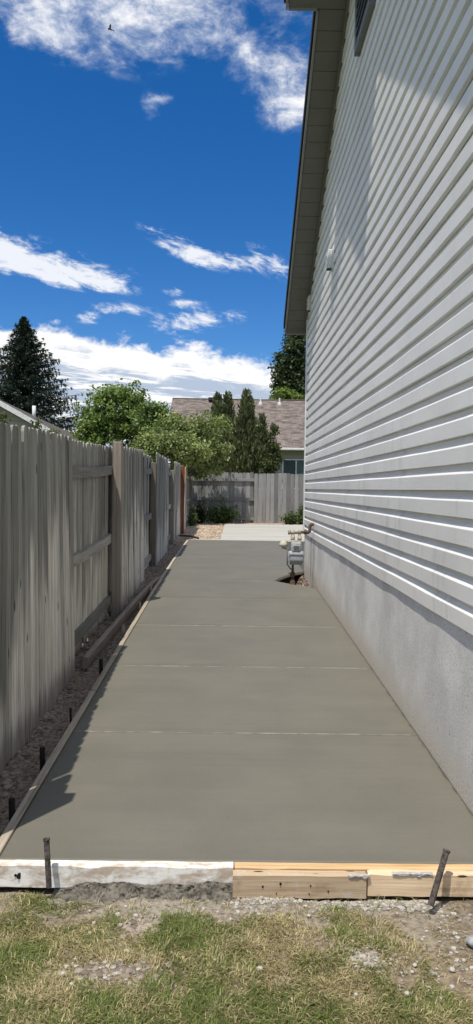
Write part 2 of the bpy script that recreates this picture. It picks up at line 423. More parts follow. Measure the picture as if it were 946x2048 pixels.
def make_ground():
    xs = np.concatenate([-np.geomspace(500, 2.2, 26), np.arange(-2.0, -1.35, .1), np.arange(-1.32, -.8, .024), np.arange(-.78, 1.9, .045), np.geomspace(2., 500, 26)])
    ys = np.concatenate([-np.geomspace(300, .5, 14), np.arange(0, 1.9, .12), np.arange(1.95, 3.1, .03), np.arange(3.15, 17., .06), np.arange(17.1, 27, .25), np.geomspace(27.5, 900, 30)])
    nx, ny = len(xs), len(ys)
    v = [(x, y, zg(x, y)) for y in ys for x in xs]
    f = [(j*nx+i, j*nx+i+1, (j+1)*nx+i+1, (j+1)*nx+i) for j in range(ny-1) for i in range(nx-1)]
    def fnode(t):
        x, y, z = t.sep(t.P)
        a = t.noise(t.P, 5., 6, .65); b = t.noise(t.P, 40., 5, .65); c = t.noise(t.P, 1.1, 4, .6)
        soil = t.mix(t.ramp(b, .35, .65), (.15, .12, .092), (.36, .30, .235))
        # front strip: dry tan soil, dusted with cement close to the form
        fr = t.mix(t.ramp(b, .3, .7), (.13, .10, .068), (.30, .245, .17))
        fr = t.mix(t.m('MULTIPLY', t.ramp(a, .52, .64), .6), fr, (.36, .315, .24))
        dust = t.m('MULTIPLY', t.ramp(t.m('ADD', y, t.m('MULTIPLY', a, .45)), 2.72, 2.98), .7)
        fr = t.mix(dust, fr, t.mix(t.ramp(b, .35, .6), (.17, .145, .115), (.33, .30, .255)))
        damp = t.ramp(t.m('ADD', t.m('ADD', x, t.m('MULTIPLY', a, .5)), t.m('MULTIPLY', t.m('SUBTRACT', y, 2.4), .6)), .98, 1.15)
        fr = t.mix(t.m('MULTIPLY', damp, t.ramp(c, .35, .6)), fr, (.12, .09, .065))
        col = t.mix(t.ramp(y, 2.80, 2.86), fr, soil)
        # straw-coloured gravel by the old patio
        chip = t.noise(t.vm('MULTIPLY', t.P, (1., 1.6, 1.)), 22., 5, .7)
        straw = t.mix(t.ramp(chip, .38, .62), (.24, .165, .11), (.56, .43, .31))
        far = t.ramp(t.m('ADD', y, t.m('MULTIPLY', t.m('SUBTRACT', a, .5), 1.5)), 15.9, 16.6)
        inyard = t.m('MULTIPLY', far, t.ramp(y, 27., 26.))
        col = t.mix(inyard, col, straw)
        # lawn everywhere else
        lawn = t.mix(t.ramp(b, .3, .7), (.05, .075, .022), (.115, .13, .05))
        lm = t.m('MAXIMUM', t.ramp(x, -1.5, -1.8), t.m('MAXIMUM', t.ramp(y, 26.5, 27.), t.ramp(x, 4., 5.)))
        lm = t.m('MAXIMUM', lm, t.ramp(y, .6, .1))
        col = t.mix(lm, col, lawn)
        t.bump(t.m('ADD', b, a), .7, .012)
        return col
    m = material('soil_and_dry_earth', fnode, .95, .1)
    props(link('ground', mesh_py('ground', v, f, m, True)), kind='structure')
make_ground()

# ------------------------------------------------------------------ new concrete path, joint by joint
def make_path():
    JY = [Y0, 4.24, 5.635, 7.06, 8.51, 9.9, 11.35, 12.8, 14.4, Y1]
    v, f = [], []
    base = []
    for i in range(700):
        y = Y0+.02+(Y1-Y0-.04)*i/699; base.append(y)
        for x, dz in ((SLX+.01, -.012), (xr(y)-.03, -.012)): v.append((x, y, zs(y)+dz))
    f = [(2*i, 2*i+1, 2*i+3, 2*i+2) for i in range(699)]
    p = props(link('concrete_path', mesh_py('path_bed', v, f, MC)), kind='structure')
    for k in range(len(JY)-1):
        a, b = JY[k], JY[k+1]; g = .0022; e = .013 if k < 4 else .005
        ys = [a+g, a+g+.0015, a+g+e*.5, a+g+e]
        n = max(4, int((b-a)/.1)); mids = set(np.linspace(a+g+e, b-g-e, n+1)[1:-1])
        for (hx, hy) in HP:
            if a+.03 < hy < b-.03: mids |= {hy, hy+.004 if hy == HP[-1][1] else hy}
        if a < CY1 < b: mids |= {CY1-.001, CY1+.001}
        ys += sorted(mids)+[b-g-e, b-g-e*.5, b-g-.002, b-g]
        drop = [-.02, -.002, .0022, 0]+[0]*len(mids)+[0, .0006, -.003, -.02]
        V, Fc = [], []
        for y, dz in zip(ys, drop):
            R = xr(y); L = SLX
            xs = [L, L+.004, L+.012]+list(np.linspace(L+.05, R-.05, 22))+[R-.014, R-.005, R]
            ds = [-.09, -.003, 0]+[0]*22+[0, -.004, -.04]
            for x, dx in zip(xs, ds):
                w = .0012*fn(x, y, 5., 2.5) if dz == 0 and dx == 0 else 0
                V.append((x, y, zs(y)+dz+dx+w))
        nx = 28
        for j in range(len(ys)-1):
            for i in range(nx-1): Fc.append((j*nx+i, j*nx+i+1, (j+1)*nx+i+1, (j+1)*nx+i))
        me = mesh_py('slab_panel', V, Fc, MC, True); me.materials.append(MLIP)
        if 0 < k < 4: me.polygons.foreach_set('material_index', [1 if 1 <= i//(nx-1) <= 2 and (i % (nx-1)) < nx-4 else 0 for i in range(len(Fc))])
        link('slab_panel', me, p)
    # old patio behind
    V, Fc = [], []
    ys = [Y1+.004, Y1+.006]+list(np.linspace(Y1+.05, 23.45, 20))
    for j, y in enumerate(ys):
        L = (-.84 if y < Y1+.32 else -.20+.05*(y-Y1)/7+.02*fn(0, y, 2, 3.))
        for x in [L, L+.006]+list(np.linspace(L+.05, 5., 14)):
            V.append((x, y, zs(y)+.004-(.06 if (x == L or j == 0) else 0)))
    nx = 16
    Fc = [(j*nx+i, j*nx+i+1, (j+1)*nx+i+1, (j+1)*nx+i) for j in range(len(ys)-1) for i in range(nx-1)]
    props(link('old_patio', mesh_py('old_patio', V, Fc, MCO)), kind='structure')
make_path()

# ------------------------------------------------------------------ house
def make_house():
    H = props(empty('house', (SID, 6.4, 0)), 'white house with horizontal lap siding and gable end along the concrete path', 'house')
    def add(name, me, parent=None):
        o = bpy.data.objects.new(name, me); C.objects.link(o); o.parent = parent or H
        if parent is None: o.matrix_parent_inverse = Matrix.Translation((-SID, -6.4, 0))
        return o
    YP, SL, ZB = 6.41, .61, .885
    ZC = 3.775+.61*(11.12-YP)                  # soffit height at the peak
    def zr(Y): return ZC-SL*abs(Y-YP)
    WX = 1.083                                 # wall sheathing plane
    BX = 9.0                                   # far side of the house
    # wall: closed body with both gables
    pts = [(CY0, ZB), (CY1, ZB), (CY1, zr(CY1)), (YP, ZC), (CY0, zr(CY0))]
    v = [(WX, y, z) for y, z in pts]+[(BX, y, z) for y, z in pts]
    f = [(4, 3, 2, 1, 0), (5, 6, 7, 8, 9), (0, 1, 6, 5), (1, 2, 7, 6), (4, 0, 5, 9)]
    wall = add('wall', mesh_py('wall', v, f, MS))
    # foundation with a slightly wavy face
    V, Fc = [], []
    ny = 110; zz = [-.25, .1, .25, .4, .55, .7, .8, ZB+.03]
    for j in range(ny+1):
        y = CY0+.02+(CY1-.03-CY0)*j/ny
        for z in zz: V.append((FND+.0032*fn(0, y, z*.6, 1.9)+.002*fn(3, y, z, 5.), y, z))
    nz = len(zz)
    Fc = [(j*nz+i, j*nz+i+1, (j+1)*nz+i+1, (j+1)*nz+i) for j in range(ny) for i in range(nz-1)]
    b0 = len(V)
    V += [(FND, CY1-.012, -.25), (FND, CY1-.012, ZB+.03), (BX, CY1-.012, -.25), (BX, CY1-.012, ZB+.03), (FND, CY0+.02, -.25), (FND, CY0+.02, ZB+.03), (BX, CY0+.02, -.25), (BX, CY0+.02, ZB+.03)]
    Fc += [(b0, b0+1, b0+3, b0+2), (b0+4, b0+6, b0+7, b0+5)]
    fo = add('foundation', mesh_py('foundation', V, Fc, MF, True))
    # crack line down the foundation beside the gas pipe
    bm = bmesh.new(); bm_tube(bm, [(FND-.002+.003*fn(0, 0, z, 9), 10.02+.012*fn(z, 1, 2, 4.), z) for z in np.linspace(.36, .88, 9)], .0035, 5)
    o = add('crack', mesh_bm(bm, 'crack', plain('crack_dark', (.07, .07, .065))), fo)
    # lap siding, one piece per length of board
    e, p = .125, .027
    prof = [(.003, 0.), (p-.001, 0.), (p, .0012), (p, .030), (p, .074), (p*.965, .0765), (p*.58, .087), (.0055, .096), (.0015, .101), (.001, .132)]
    k = 0; z = ZB-.004
    while z < ZC-.05:
        def span(zz):
            if zz < zr(CY1): return CY0+.01, CY1-.075
            h = (ZC-zz)/SL; return YP-h+.03, YP+h-.03
        a, b = span(z+.02)
        st = random.Random(k//2*13+5).uniform(.3, 3.4); cuts = [a]
        y = CY0+st
        if k in (5,): y = 4.62
        while y < b-.25:
            if y > a+.25: cuts.append(y)
            y += 3.66
        cuts.append(b)
        for ci in range(len(cuts)-1):
            ya, yb = cuts[ci], cuts[ci+1]
            near = ci % 2 == 0
            if not ci == len(cuts)-2: yb += .025
            ex = .0014 if near else 0
            n = max(2, int((yb-ya)/.11)); V, Fc = [], []
            for j in range(n+1):
                y = ya+(yb-ya)*j/n
                for (o_, dz) in prof:
                    w = (.0016*fn(k*3.1, y, 0, 1.7)+.0008*fn(k*1.7, y, 5, 4.5))
                    wz = .0022*fn(k*.9, y, 9, .9)+(.004*fn(1, y, 2, 1.3) if k == 0 else 0)
                    zt = z+dz+wz
                    top = zr(y)-.012
                    V.append((WX-o_-ex-w*(1 if o_ > .002 else 0), y, min(zt, max(top, z-.02)) if zt > top else zt))
            m_ = len(prof)
            Fc = [(j*m_+i, (j+1)*m_+i, (j+1)*m_+i+1, j*m_+i+1) for j in range(n) for i in range(m_-1)]
            add('siding_board', mesh_py('siding_board', V, Fc, MS), wall)
        k += 1; z += e
    # near end wall (towards the street) gets the same courses as plain boards
    bmc = bmesh.new()
    z = ZB
    while z < zr(CY0):
        bm_box(bmc, (BX-WX-.1, .014, .075), ((BX+WX)/2, CY0-.006, z+.0375)); z += e
    add('end_wall_siding', mesh_bm(bmc, 'end_siding', MS))
    # corner trim
    for yc in (CY1-.036, CY0+.036):
        bm = bmesh.new(); bm_box(bm, (.03, .075, zr(yc)-ZB+.01), (1.061, yc, (ZB-.02+zr(yc))/2), bevel=.004)
        add('corner_trim', mesh_bm(bm, 'corner_trim', M_TRIM))
    # soffit: panels between wall and rake board, wider over the peak
    OX, PX, PW, EO = .772, .478, 1.0, .22     # rake edge, prow edge, prow half width, eave overhang
    c = 1/math.sqrt(1+SL*SL)
    sof = None
    def quadpiece(y0_, y1_, xa, xb, dz, thick, name, mat, parent, gap=.0):
        V = []
        for (x, y) in ((xa, y0_+gap), (xb, y0_+gap), (xb, y1_-gap), (xa, y1_-gap)):
            V.append((x, y, zr(y)+dz))
        V += [(x, y, z+thick) for x, y, z in V]
        Fc = [(3, 2, 1, 0), (4, 5, 6, 7), (0, 1, 5, 4), (1, 2, 6, 5), (2, 3, 7, 6), (3, 0, 4, 7)]
        return add(name, mesh_py(name, V, Fc, mat), parent)
    sbase = []
    ENDF, ENDN = CY1+EO, CY0-EO
    segs = []
    V, Fc = [], []
    for (a, b, x0) in ((YP+PW, ENDF, OX), (YP, YP+PW, PX), (YP-PW, YP, PX), (ENDN, YP-PW, OX)):
        i0 = len(V); V += [(x0+.01, a, zr(a)+.012), (1.09, a, zr(a)+.012), (1.09, b, zr(b)+.012), (x0+.01, b, zr(b)+.012)]
        Fc.append((i0, i0+1, i0+2, i0+3))
        i0 = len(V)
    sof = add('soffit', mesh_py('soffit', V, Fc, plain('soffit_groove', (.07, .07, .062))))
    w = .168
    for sgn in (1, -1):
        y = 0.
        end = (ENDF-YP) if sgn > 0 else (YP-ENDN)
        while y < end-.02:
            y2 = min(y+w, end-.01)
            if y < PW < y2: y2 = PW
            x0 = PX if y < PW-.001 else OX
            ya, yb = (YP+y, YP+y2) if sgn > 0 else (YP-y2, YP-y)
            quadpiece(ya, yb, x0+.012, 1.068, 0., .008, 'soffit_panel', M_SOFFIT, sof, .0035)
            y = y2
    # J trim where soffit meets wall
    for (a, b) in ((YP, ENDF-EO), (CY0, YP)):
        quadpiece(a+.002, b-.002, 1.030, 1.0595, -.040, .036, 'soffit_trim', M_SOFFIT, None)
    # fascia boards and dark drip edge, roof sheets
    def rake(a, b, x):
        quadpiece(a, b, x-.014, x+.006, -.014, .17, 'fascia_board', M_FASCIA, None)
        quadpiece(a, b, x-.034, x-.015, .065, .105, 'roof_edge', M_DRIP, None)
    rake(YP+PW+.0145, ENDF-.002, OX); rake(ENDN+.002, YP-PW-.0145, OX); rake(YP+.001, YP+PW, PX); rake(YP-PW, YP-.001, PX)
    for s in (1, -1):                          # short returns of the prow
        y = YP+s*PW; bm = bmesh.new(); bm_box(bm, (OX-PX-.024, .020, .17), ((OX+PX)/2, y-s*.0, zr(y)+.071))
        add('fascia_board', mesh_bm(bm, 'fascia_return', M_FASCIA))
        bm = bmesh.new(); bm_box(bm, (OX-PX+.02, .018, .1), ((OX+PX)/2-.02, y+s*.02, zr(y)+.115))
        add('roof_edge', mesh_bm(bm, 'return_edge', M_DRIP))
    MR = shingles('house_shingles', ((.10, .085, .075), (.15, .13, .115), (.04, .035, .03), (.12, .1, .09)), .3, .14)
    for (a, b, x0) in ((YP, YP+PW+.03, PX-.03), (YP+PW+.03, ENDF+.03, OX-.03), (YP-PW-.03, YP, PX-.03), (ENDN-.03, YP-PW-.03, OX-.03)):
        quadpiece(a, b, x0, BX+.3, .158, .022, 'roof', MR, None)
    for yy, s in ((ENDF, 1), (ENDN, -1)):      # eave fascia and gutter
        bm = bmesh.new(); bm_box(bm, (BX-OX-.02, .02, .15), ((BX+OX)/2, yy+s*.011, zr(yy)+.06)); add('fascia_board', mesh_bm(bm, 'eave_fascia', M_FASCIA))
        bm = bmesh.new(); bm_box(bm, (BX-OX-.3, .10, .09), ((BX+OX)/2+.05, yy+s*.072, zr(yy)+.09), bevel=.015); add('gutter', mesh_bm(bm, 'gutter', M_TRIM))
        bm = bmesh.new(); bm_box(bm, (BX-1.05, EO, .01), ((BX+1.09)/2, yy-s*EO/2, zr(yy)-.006)); add('eave_soffit', mesh_bm(bm, 'eave_soffit', M_SOFFIT))
    bm = bmesh.new(); bm_tube(bm, [(1.1, ENDF+.07, zr(ENDF)+.04), (1.1, ENDF+.05, zr(ENDF)-.08), (1.12, CY1+.04, zr(ENDF)-.42), (1.12, CY1+.04, .5)], .032, 8)
    add('downspout', mesh_bm(bm, 'downspout', M_FASCIA, True))
    # gable vent with louvres
    vy0, vy1, vz0, vz1 = 5.98, 6.64, 5.24, 6.06
    bm = bmesh.new(); bm_box(bm, (.02, vy1-vy0, vz1-vz0), (1.055, (vy0+vy1)/2, (vz0+vz1)/2))
    vent = add('gable_vent', mesh_bm(bm, 'gable_vent', plain('vent_shadow', (.03, .03, .03))))
    mv = plain('grey_vent', (.17, .18, .185), .5)
    for (sy, sz, cy, cz) in ((.05, vz1-vz0+.1, vy0, (vz0+vz1)/2), (.05, vz1-vz0+.1, vy1, (vz0+vz1)/2), (vy1-vy0-.05, .05, (vy0+vy1)/2, vz0-.02), (vy1-vy0-.05, .05, (vy0+vy1)/2, vz1+.02)):
        bm = bmesh.new(); bm_box(bm, (.05, sy, sz), (1.03, cy, cz), bevel=.004); add('vent_frame', mesh_bm(bm, 'vent_frame', mv), vent)
    for i in range(11):
        z = vz0+.05+i*.078
        bm = bmesh.new(); bm_box(bm, (.045, vy1-vy0-.052, .012), (1.03, (vy0+vy1)/2, z), Matrix.Rotation(rad(0), 3, 'Y'))
        for vv in bm.verts:
            if vv.co.x < 1.03: vv.co.z -= .026
        add('louvre', mesh_bm(bm, 'louvre', mv), vent)
make_house()

def wall_boxes():
    def vb(name, label, y, z, w, h, d, mat):
        o = props(empty(name, (SID, y, z)), label, 'vent cover')
        bm = bmesh.new(); bm_box(bm, (.02, w, h), (-.008, 0, 0), bevel=.004); link('back_plate', mesh_bm(bm, 'back_plate', mat), o)
        bm = bmesh.new(); bm_box(bm, (d, w*.78, h*.82), (-.018-d/2, 0, 0), bevel=.008, segs=2)
        for v in bm.verts:
            if v.co.z > h*.3: v.co.x = v.co.x*.75-.006
        link('hood', mesh_bm(bm, 'hood', mat), o)
        for i in range(3):
            bm = bmesh.new(); bm_box(bm, (.004, w*.7, h*.1), (-.0215-d, 0, -h*.25+i*h*.22)); link('louvre', mesh_bm(bm, 'louvre', M_TRIM), o)
        bm = bmesh.new(); bm_box(bm, (d*.8, w*.6, .012), (-.02-d/2, 0, -h*.42)); link('opening', mesh_bm(bm, 'opening', plain('vent_shadow', (.03, .03, .03))), o)
    vb('vent_cover', 'small white vent cover projecting high on the siding', 8.20, 3.93, .12, .24, .055, M_TRIM)
    vb('vent_cover', 'small cream vent cover in the shade under the rake near the far house corner', 10.42, 4.0, .13, .24, .035, plain('cream_plastic', (.62, .6, .5), .5))
wall_boxes()

# ------------------------------------------------------------------ gas meter
def make_meter():
    mx, my = .80, 9.62
    g = zs(my)-.1
    o = props(empty('gas_meter', (mx, my, g)), 'grey gas meter on a rusty riser pipe beside the house foundation', 'gas meter')
    grey = plain('meter_grey', (.34, .37, .385), .5, .22, 40.); dk = plain('meter_dark', (.10, .105, .105), .6); iv = plain('aged_ivory_paint', (.42, .375, .30), .7, .45, 45.)
    def L(bm, name, mat, smooth=False): return link(name, mesh_bm(bm, name, mat, smooth), o)
    bm = bmesh.new(); bm_tube(bm, [(0, 0, -.2), (0, 0, .13), (0, 0, .135), (0, 0, .16)], [.034, .034, .03, .022], 14); L(bm, 'riser_sleeve', M_RUST, True)
    bm = bmesh.new(); bm_tube(bm, [(0, 0, .15), (0, 0, .30)], .017, 12); L(bm, 'riser_pipe', M_RUST, True)
    bm = bmesh.new(); bm_tube(bm, [(0, 0, .19), (0, 0, .205), (0, 0, .24), (0, 0, .255)], [.02, .032, .032, .02], 8); bm_box(bm, (.07, .02, .016), (-.02, -.03, .24)); L(bm, 'shutoff_valve', M_RUST)
    # meter body: stepped rounded case
    bx, bz = .035, .47
    bm = bmesh.new(); bm_box(bm, (.20, .16, .17), (bx, 0, bz-.035), bevel=.024, segs=3)
    body = L(bm, 'case', grey, True)
    bm = bmesh.new(); bm_box(bm, (.135, .145, .15), (bx, 0, bz+.085), bevel=.02, segs=3); L(bm, 'case_top', grey, True)
    bm = bmesh.new(); bm_box(bm, (.168, .02, .052), (bx, -.076, bz-.085), bevel=.006); L(bm, 'lower_cover', dk)
    bm = bmesh.new(); bm_box(bm, (.17, .022, .018), (bx, -.078, bz+.012), bevel=.005); L(bm, 'case_rib', grey)
    bm = bmesh.new(); bm_box(bm, (.10, .03, .075), (bx, -.07, bz+.09), bevel=.008, segs=2); d = L(bm, 'dial_housing', grey)
    bm = bmesh.new(); bm_box(bm, (.07, .004, .04), (bx, -.087, bz+.095)); link('dial_window', mesh_bm(bm, 'dial_window', plain('dial_glass', (.12, .13, .13), .15, spec=.6)), d)
    for sx in (-1, 1):
        for sz in (-.085, .02):
            bm = bmesh.new(); bm_tube(bm, [(bx+sx*.088, -.08, bz+sz-.02), (bx+sx*.088, -.093, bz+sz-.02)], .007, 6); L(bm, 'bolt', grey)
    bm = bmesh.new(); bm_box(bm, (.22, .08, .028), (bx, 0, bz+.165), bevel=.01, segs=2); L(bm, 'top_bar', iv)
    for sx in (-.04, .045):
        bm = bmesh.new(); bm_tube(bm, [(bx+sx, 0, bz+.17), (bx+sx, 0, bz+.235), (bx+sx, 0, bz+.236), (bx+sx, 0, bz+.275)], [.027, .027, .019, .019], 12); L(bm, 'connection', iv, True)
    zt = bz+.285
    bm = bmesh.new(); bm_tube(bm, [(bx-.085, 0, zt), (bx+.06, 0, zt)], .026, 12); bm_tube(bm, [(bx-.10, 0, zt), (bx-.07, 0, zt)], .034, 8); L(bm, 'manifold', iv, True)
    ex = FND-mx-.075
    bm = bmesh.new(); bm_tube(bm, [(bx+.05, 0, zt), (ex-.02, 0, zt-.005)], .018, 12); bm_tube(bm, [(bx+.1, 0, zt), (bx+.13, 0, zt)], .027, 8); L(bm, 'outlet_pipe', M_RUST, True)
    bm = bmesh.new(); bm_tube(bm, [(ex-.035, 0, zt-.005), (ex-.012, 0, zt-.003), (ex+.006, 0, zt+.012), (ex+.01, 0, zt+.05), (ex+.014, 0, zt+.08), (ex+.03, 0, zt+.098), (ex+.085, 0, zt+.1)], [.022, .023, .022, .018, .022, .022, .018], 12); L(bm, 'elbow', M_RUST, True)
    # regulator
    rx, rz = bx-.155, bz+.13
    bm = bmesh.new(); bm_tube(bm, [(rx, .02, rz-.03), (rx, .02, rz-.02), (rx, .02, rz+.0), (rx, .02, rz+.012), (rx, .02, rz+.05)], [.04, .054, .056, .046, .03], 16); L(bm, 'regulator', plain('pale_cream_paint', (.46, .44, .36), .6), True)
    bm = bmesh.new(); bm_tube(bm, [(rx, .02, rz-.06), (rx, .02, rz-.02)], .022, 10); bm_tube(bm, [(rx+.02, .02, rz-.055), (bx-.09, .0, rz-.055)], .013, 8); L(bm, 'regulator_outlet', iv, True)
    bm = bmesh.new(); bm_tube(bm, [(bx-.105, -.02, bz+.06), (bx-.108, -.02, bz-.12), (bx-.06, 0, bz-.18), (0, 0, bz-.19)], .008, 8); L(bm, 'sense_line', dk, True)
    bm = bmesh.new(); bm_tube(bm, [(0, 0, .27), (0, 0, bz-.115)], .014, 8); L(bm, 'inlet_pipe', M_RUST, True)
    # rubble in the slab's opening
    V, Fc = [], []
    scat = []
    for i in range(260):
        t = random.random(); y = random.uniform(9.4, 10.85); x = random.uniform(max(xr(y)+.03, .62), 1.05)
        scat.append((x, y, zg(x, y)+random.uniform(.0, .02)+.06*max(0, (x-.92))/.16, random.uniform(.008, .022)))
    return scat
METER_STONES = make_meter()

# ------------------------------------------------------------------ stones joined as stuff / single stones
def stone_geo(r, seed, sub=1, flat=.7):
    bm = bmesh.new(); bmesh.ops.create_icosphere(bm, subdivisions=sub, radius=1.)
    rr = random.Random(seed)
    for v in bm.verts:
        k = 1+.35*mn.noise(v.co*1.3+Vector((seed*1.7, 3, 1)))+rr.uniform(-.08, .08)
        v.co = v.co*k; v.co.z *= flat
    V = [tuple(v.co*r) for v in bm.verts]; Fc = [[l.index for l in f.verts] for f in bm.faces]; bm.free()
    return np.array(V), Fc
SHAPES = [stone_geo(1., s, 1, random.uniform(.5, .8)) for s in range(9)]
def stones_mesh(name, items, mat):
    V, Fc = [], []
    for (x, y, z, r) in items:
        v, f = SHAPES[random.randrange(9)]
        a = random.uniform(0, 6.28); ca, sa = math.cos(a), math.sin(a); sx = random.uniform(.8, 1.35)
        p = v*np.array([r*sx, r, r]); q = np.stack([p[:, 0]*ca-p[:, 1]*sa+x, p[:, 0]*sa+p[:, 1]*ca+y, p[:, 2]+z], 1)
        n = len(V); V += q.tolist(); Fc += [[i+n for i in ff] for ff in f]
    return mesh_py(name, V, Fc, mat)
def stone_mat(name, cols):
    def f(t):
        i = t.add('ShaderNodeNewGeometry').outputs['Random Per Island']
        n = t.noise(t.P, 60., 5, .65)
        c = t.mix(t.ramp(i, .1, .9), cols[0], cols[1]); t.bump(n, .5, .004)
        return t.mix(t.m('MULTIPLY', n, .6), c, cols[2])
    return material(name, f, .92, .15)
M_CLOD = stone_mat('dirt_clods', ((.15, .12, .097), (.40, .335, .275), (.22, .18, .14)))
M_GRAV = stone_mat('grey_gravel', ((.22, .20, .17), (.50, .475, .43), (.31, .28, .235)))
M_RUBB = stone_mat('brown_rubble', ((.10, .07, .05), (.33, .26, .20), (.17, .125, .095)))
props(link('rubble', stones_mesh('rubble', METER_STONES, M_RUBB)), 'brown rubble in the slab opening round the gas riser', 'rubble', kind='stuff')

# ------------------------------------------------------------------ fences
def picket_mesh(name, w, th, h, mat, seed, ear=.035):
    rr = random.Random(seed); hw = w/2
    n = 7; V, Fc = [], []
    for i in range(n+1):
        t = i/n; z = (h-ear)*t
        dx = .004*math.sin(t*3+seed)+rr.uniform(-.0012, .0012); dt = .004*math.sin(t*2.2+seed*2); tw = .012*math.sin(t*2.6+seed)
        for (a, b) in ((-hw, -th/2), (hw, -th/2), (hw, th/2), (-hw, th/2)):
            V.append((a+dx, b+dt+tw*a, z+(rr.uniform(-.012, .012) if i == 0 else 0)))
    e = .30+.1*rr.random()
    b0 = len(V); dx, dt = V[-4][0]+hw, V[-4][1]+th/2
    V += [(dx-hw*.86, dt-th/2, h-ear*.35), (dx+hw*.86, dt-th/2, h-ear*.35), (dx+hw*.86, dt+th/2, h-ear*.35), (dx-hw*.86, dt+th/2, h-ear*.35)]
    V += [(dx-hw*e*1.5, dt-th/2, h), (dx+hw*e*1.5, dt-th/2, h+rr.uniform(-.004, .004)), (dx+hw*e*1.5, dt+th/2, h), (dx-hw*e*1.5, dt+th/2, h)]
    for i in range(n+2):
        for k in range(4): Fc.append((i*4+k, i*4+(k+1) % 4, (i+1)*4+(k+1) % 4, (i+1)*4+k))
    Fc += [(3, 2, 1, 0), ((n+2)*4, (n+2)*4+1, (n+2)*4+2, (n+2)*4+3)]
    return mesh_py(name, V, Fc, mat)
PK = [picket_mesh('picket', .117, .017, 1.8, M_PICKET, s) for s in range(8)]
PKB = [picket_mesh('picket_back', .125, .018, 1.65, M_PICKETB, s+20) for s in range(6)]

def fxc(Y): return -1.195-.0035*max(0, Y-8)
def ftop(Y): return 1.82+.0295*(Y-3.92) if Y < 10.5 else 2.014+.003*(Y-10.5)
def make_side_fence():
    Fn = props(empty('side_fence', (-1.2, 8, 0)), 'weathered grey wooden picket fence running along the left of the path', 'fence')
    inv = Matrix.Translation((1.2, -8, 0))
    def add(name, me, loc, rot=(0, 0, 0), sc=(1, 1, 1)):
        o = link(name, me, Fn, loc, rot); o.matrix_parent_inverse = inv; o.scale = sc; return o
    rr = random.Random(3)
    def lean(si, y):          # the fence is out of plumb in places
        if si == 0: return (.05-.07*min(1, (y-2.93)/1.12)-.02*max(0, min(1, (y-4.05)/1.25)))/1.75
        return -.03/1.75 if si == 2 else 0.
    secs = [(2.78, 5.74, 0, .0), (5.74, 8.26, 1, -.02), (8.0, 10.42, 0, -.01), (10.42, 12.42, 1, -.02), (12.2, 14.4, 0, .035), (14.4, 16.55, 1, -.05), (16.32, 18.35, 0, .03), (18.4, 20.9, 0, .0), (20.95, 24.9, 1, -.02)]
    postm = box('post', (.092, .092, 1.), M_POST, .004)
    for si, (a, b, far, dt) in enumerate(secs):
        n = int(round((b-a)/.1195)); pw = (b-a)/n
        for i in range(n):
            y = a+pw*(i+.5)
            x = fxc(y)+(-.062 if far else .048)
            top = ftop(y)+dt+rr.uniform(-.008, .006)
            if si == 0 and i == 0: top += .05
            if si == 4: top -= .03*(i/n)
            z0 = zg(x, y)+rr.uniform(-.01, .025)
            me = PK[rr.randrange(8)]
            if si == 7 and i in (1,): top -= .02
            if si == 5 and i in (8, 9, 10, 11): top -= .10
            o = add('picket', me, (x+rr.uniform(-.0025, .0025), y, z0), (rr.uniform(-.003, .003)+lean(si, y), rr.uniform(-.006, .006), rad(90)+rr.uniform(-.02, .02)), (pw/.1195*.945, 1, (top-z0)/1.8))
        # rails
        L = b-a
        for zr_, off in ((.16, 0), (.80, 0), (1.50, 0)):
            bm = bmesh.new(); nseg = 8
            sag = rr.uniform(.005, .02); xf = fxc((a+b)/2)+(-.033 if far else .018)
            y0_, y1_ = a-(.03 if si else .0), b+(.03)
            V, Fc = [], []
            for j in range(nseg+1):
                t = j/nseg; y = y0_+(y1_-y0_)*t; z = zs(y)-.1+zr_-sag*math.sin(math.pi*t)+.02*si % .03
                xx = fxc(y)+(-.033 if far else .018)+lean(si, y)*zr_
                for (dx, dz) in ((-.019, -.044), (.019, -.044), (.019, .044), (-.019, .044)): V.append((xx+dx, y, z+dz))
            Fc = [(j*4+k, j*4+(k+1) % 4, (j+1)*4+(k+1) % 4, (j+1)*4+k) for j in range(nseg) for k in range(4)]+[(3, 2, 1, 0), (nseg*4, nseg*4+1, nseg*4+2, nseg*4+3)]
            me = mesh_py('rail', V, Fc, M_RAIL); bm.free()
            add('rail', me, (0, 0, 0))
    for (y, dz) in ((2.86, .03), (5.70, -.06), (7.95, .025), (10.38, -.1), (12.15, -.13), (14.36, -.12), (16.26, -.16), (20.92, -.04), (24.8, -.1)):
        x = fxc(y); zb = zs(y)-.2; h = ftop(y)+dz-zb
        if y == 7.95: x += .035
        if y == 2.86: x = -1.092
        if y == 5.70: x -= .045
        o = add('post', postm, (x, y, zb+h/2), (0, 0, rr.uniform(-.03, .03)), (1, 1, h))
    zb = zs(18.5)-.1; hh = ftop(18.5)-.02-zb
    o = add('post', box('red_post', (.088, .088, 1.), M_REDP, .003), (fxc(18.5)+.098, 18.42, zb+hh/2), (0, 0, .03), (1, 1, hh)); o['label'] = 'red brown post standing proud of the grey pickets'
    # torn splinter hanging beside the red board
    bm = bmesh.new(); y = 18.36; x = fxc(y)+.148
    bm_tube(bm, [(x+.004, y, 1.50), (x+.012, y, 1.75), (x+.015, y+.01, 1.95), (x+.05, y+.02, 2.06)], [.004, .010, .010, .003], 5)
    me = mesh_bm(bm, 'splinter', M_FRESH); add('splinter', me, (0, 0, 0))
RED = picket_mesh('red_picket', .117, .017, 1.8, M_REDP, 33)
make_side_fence()

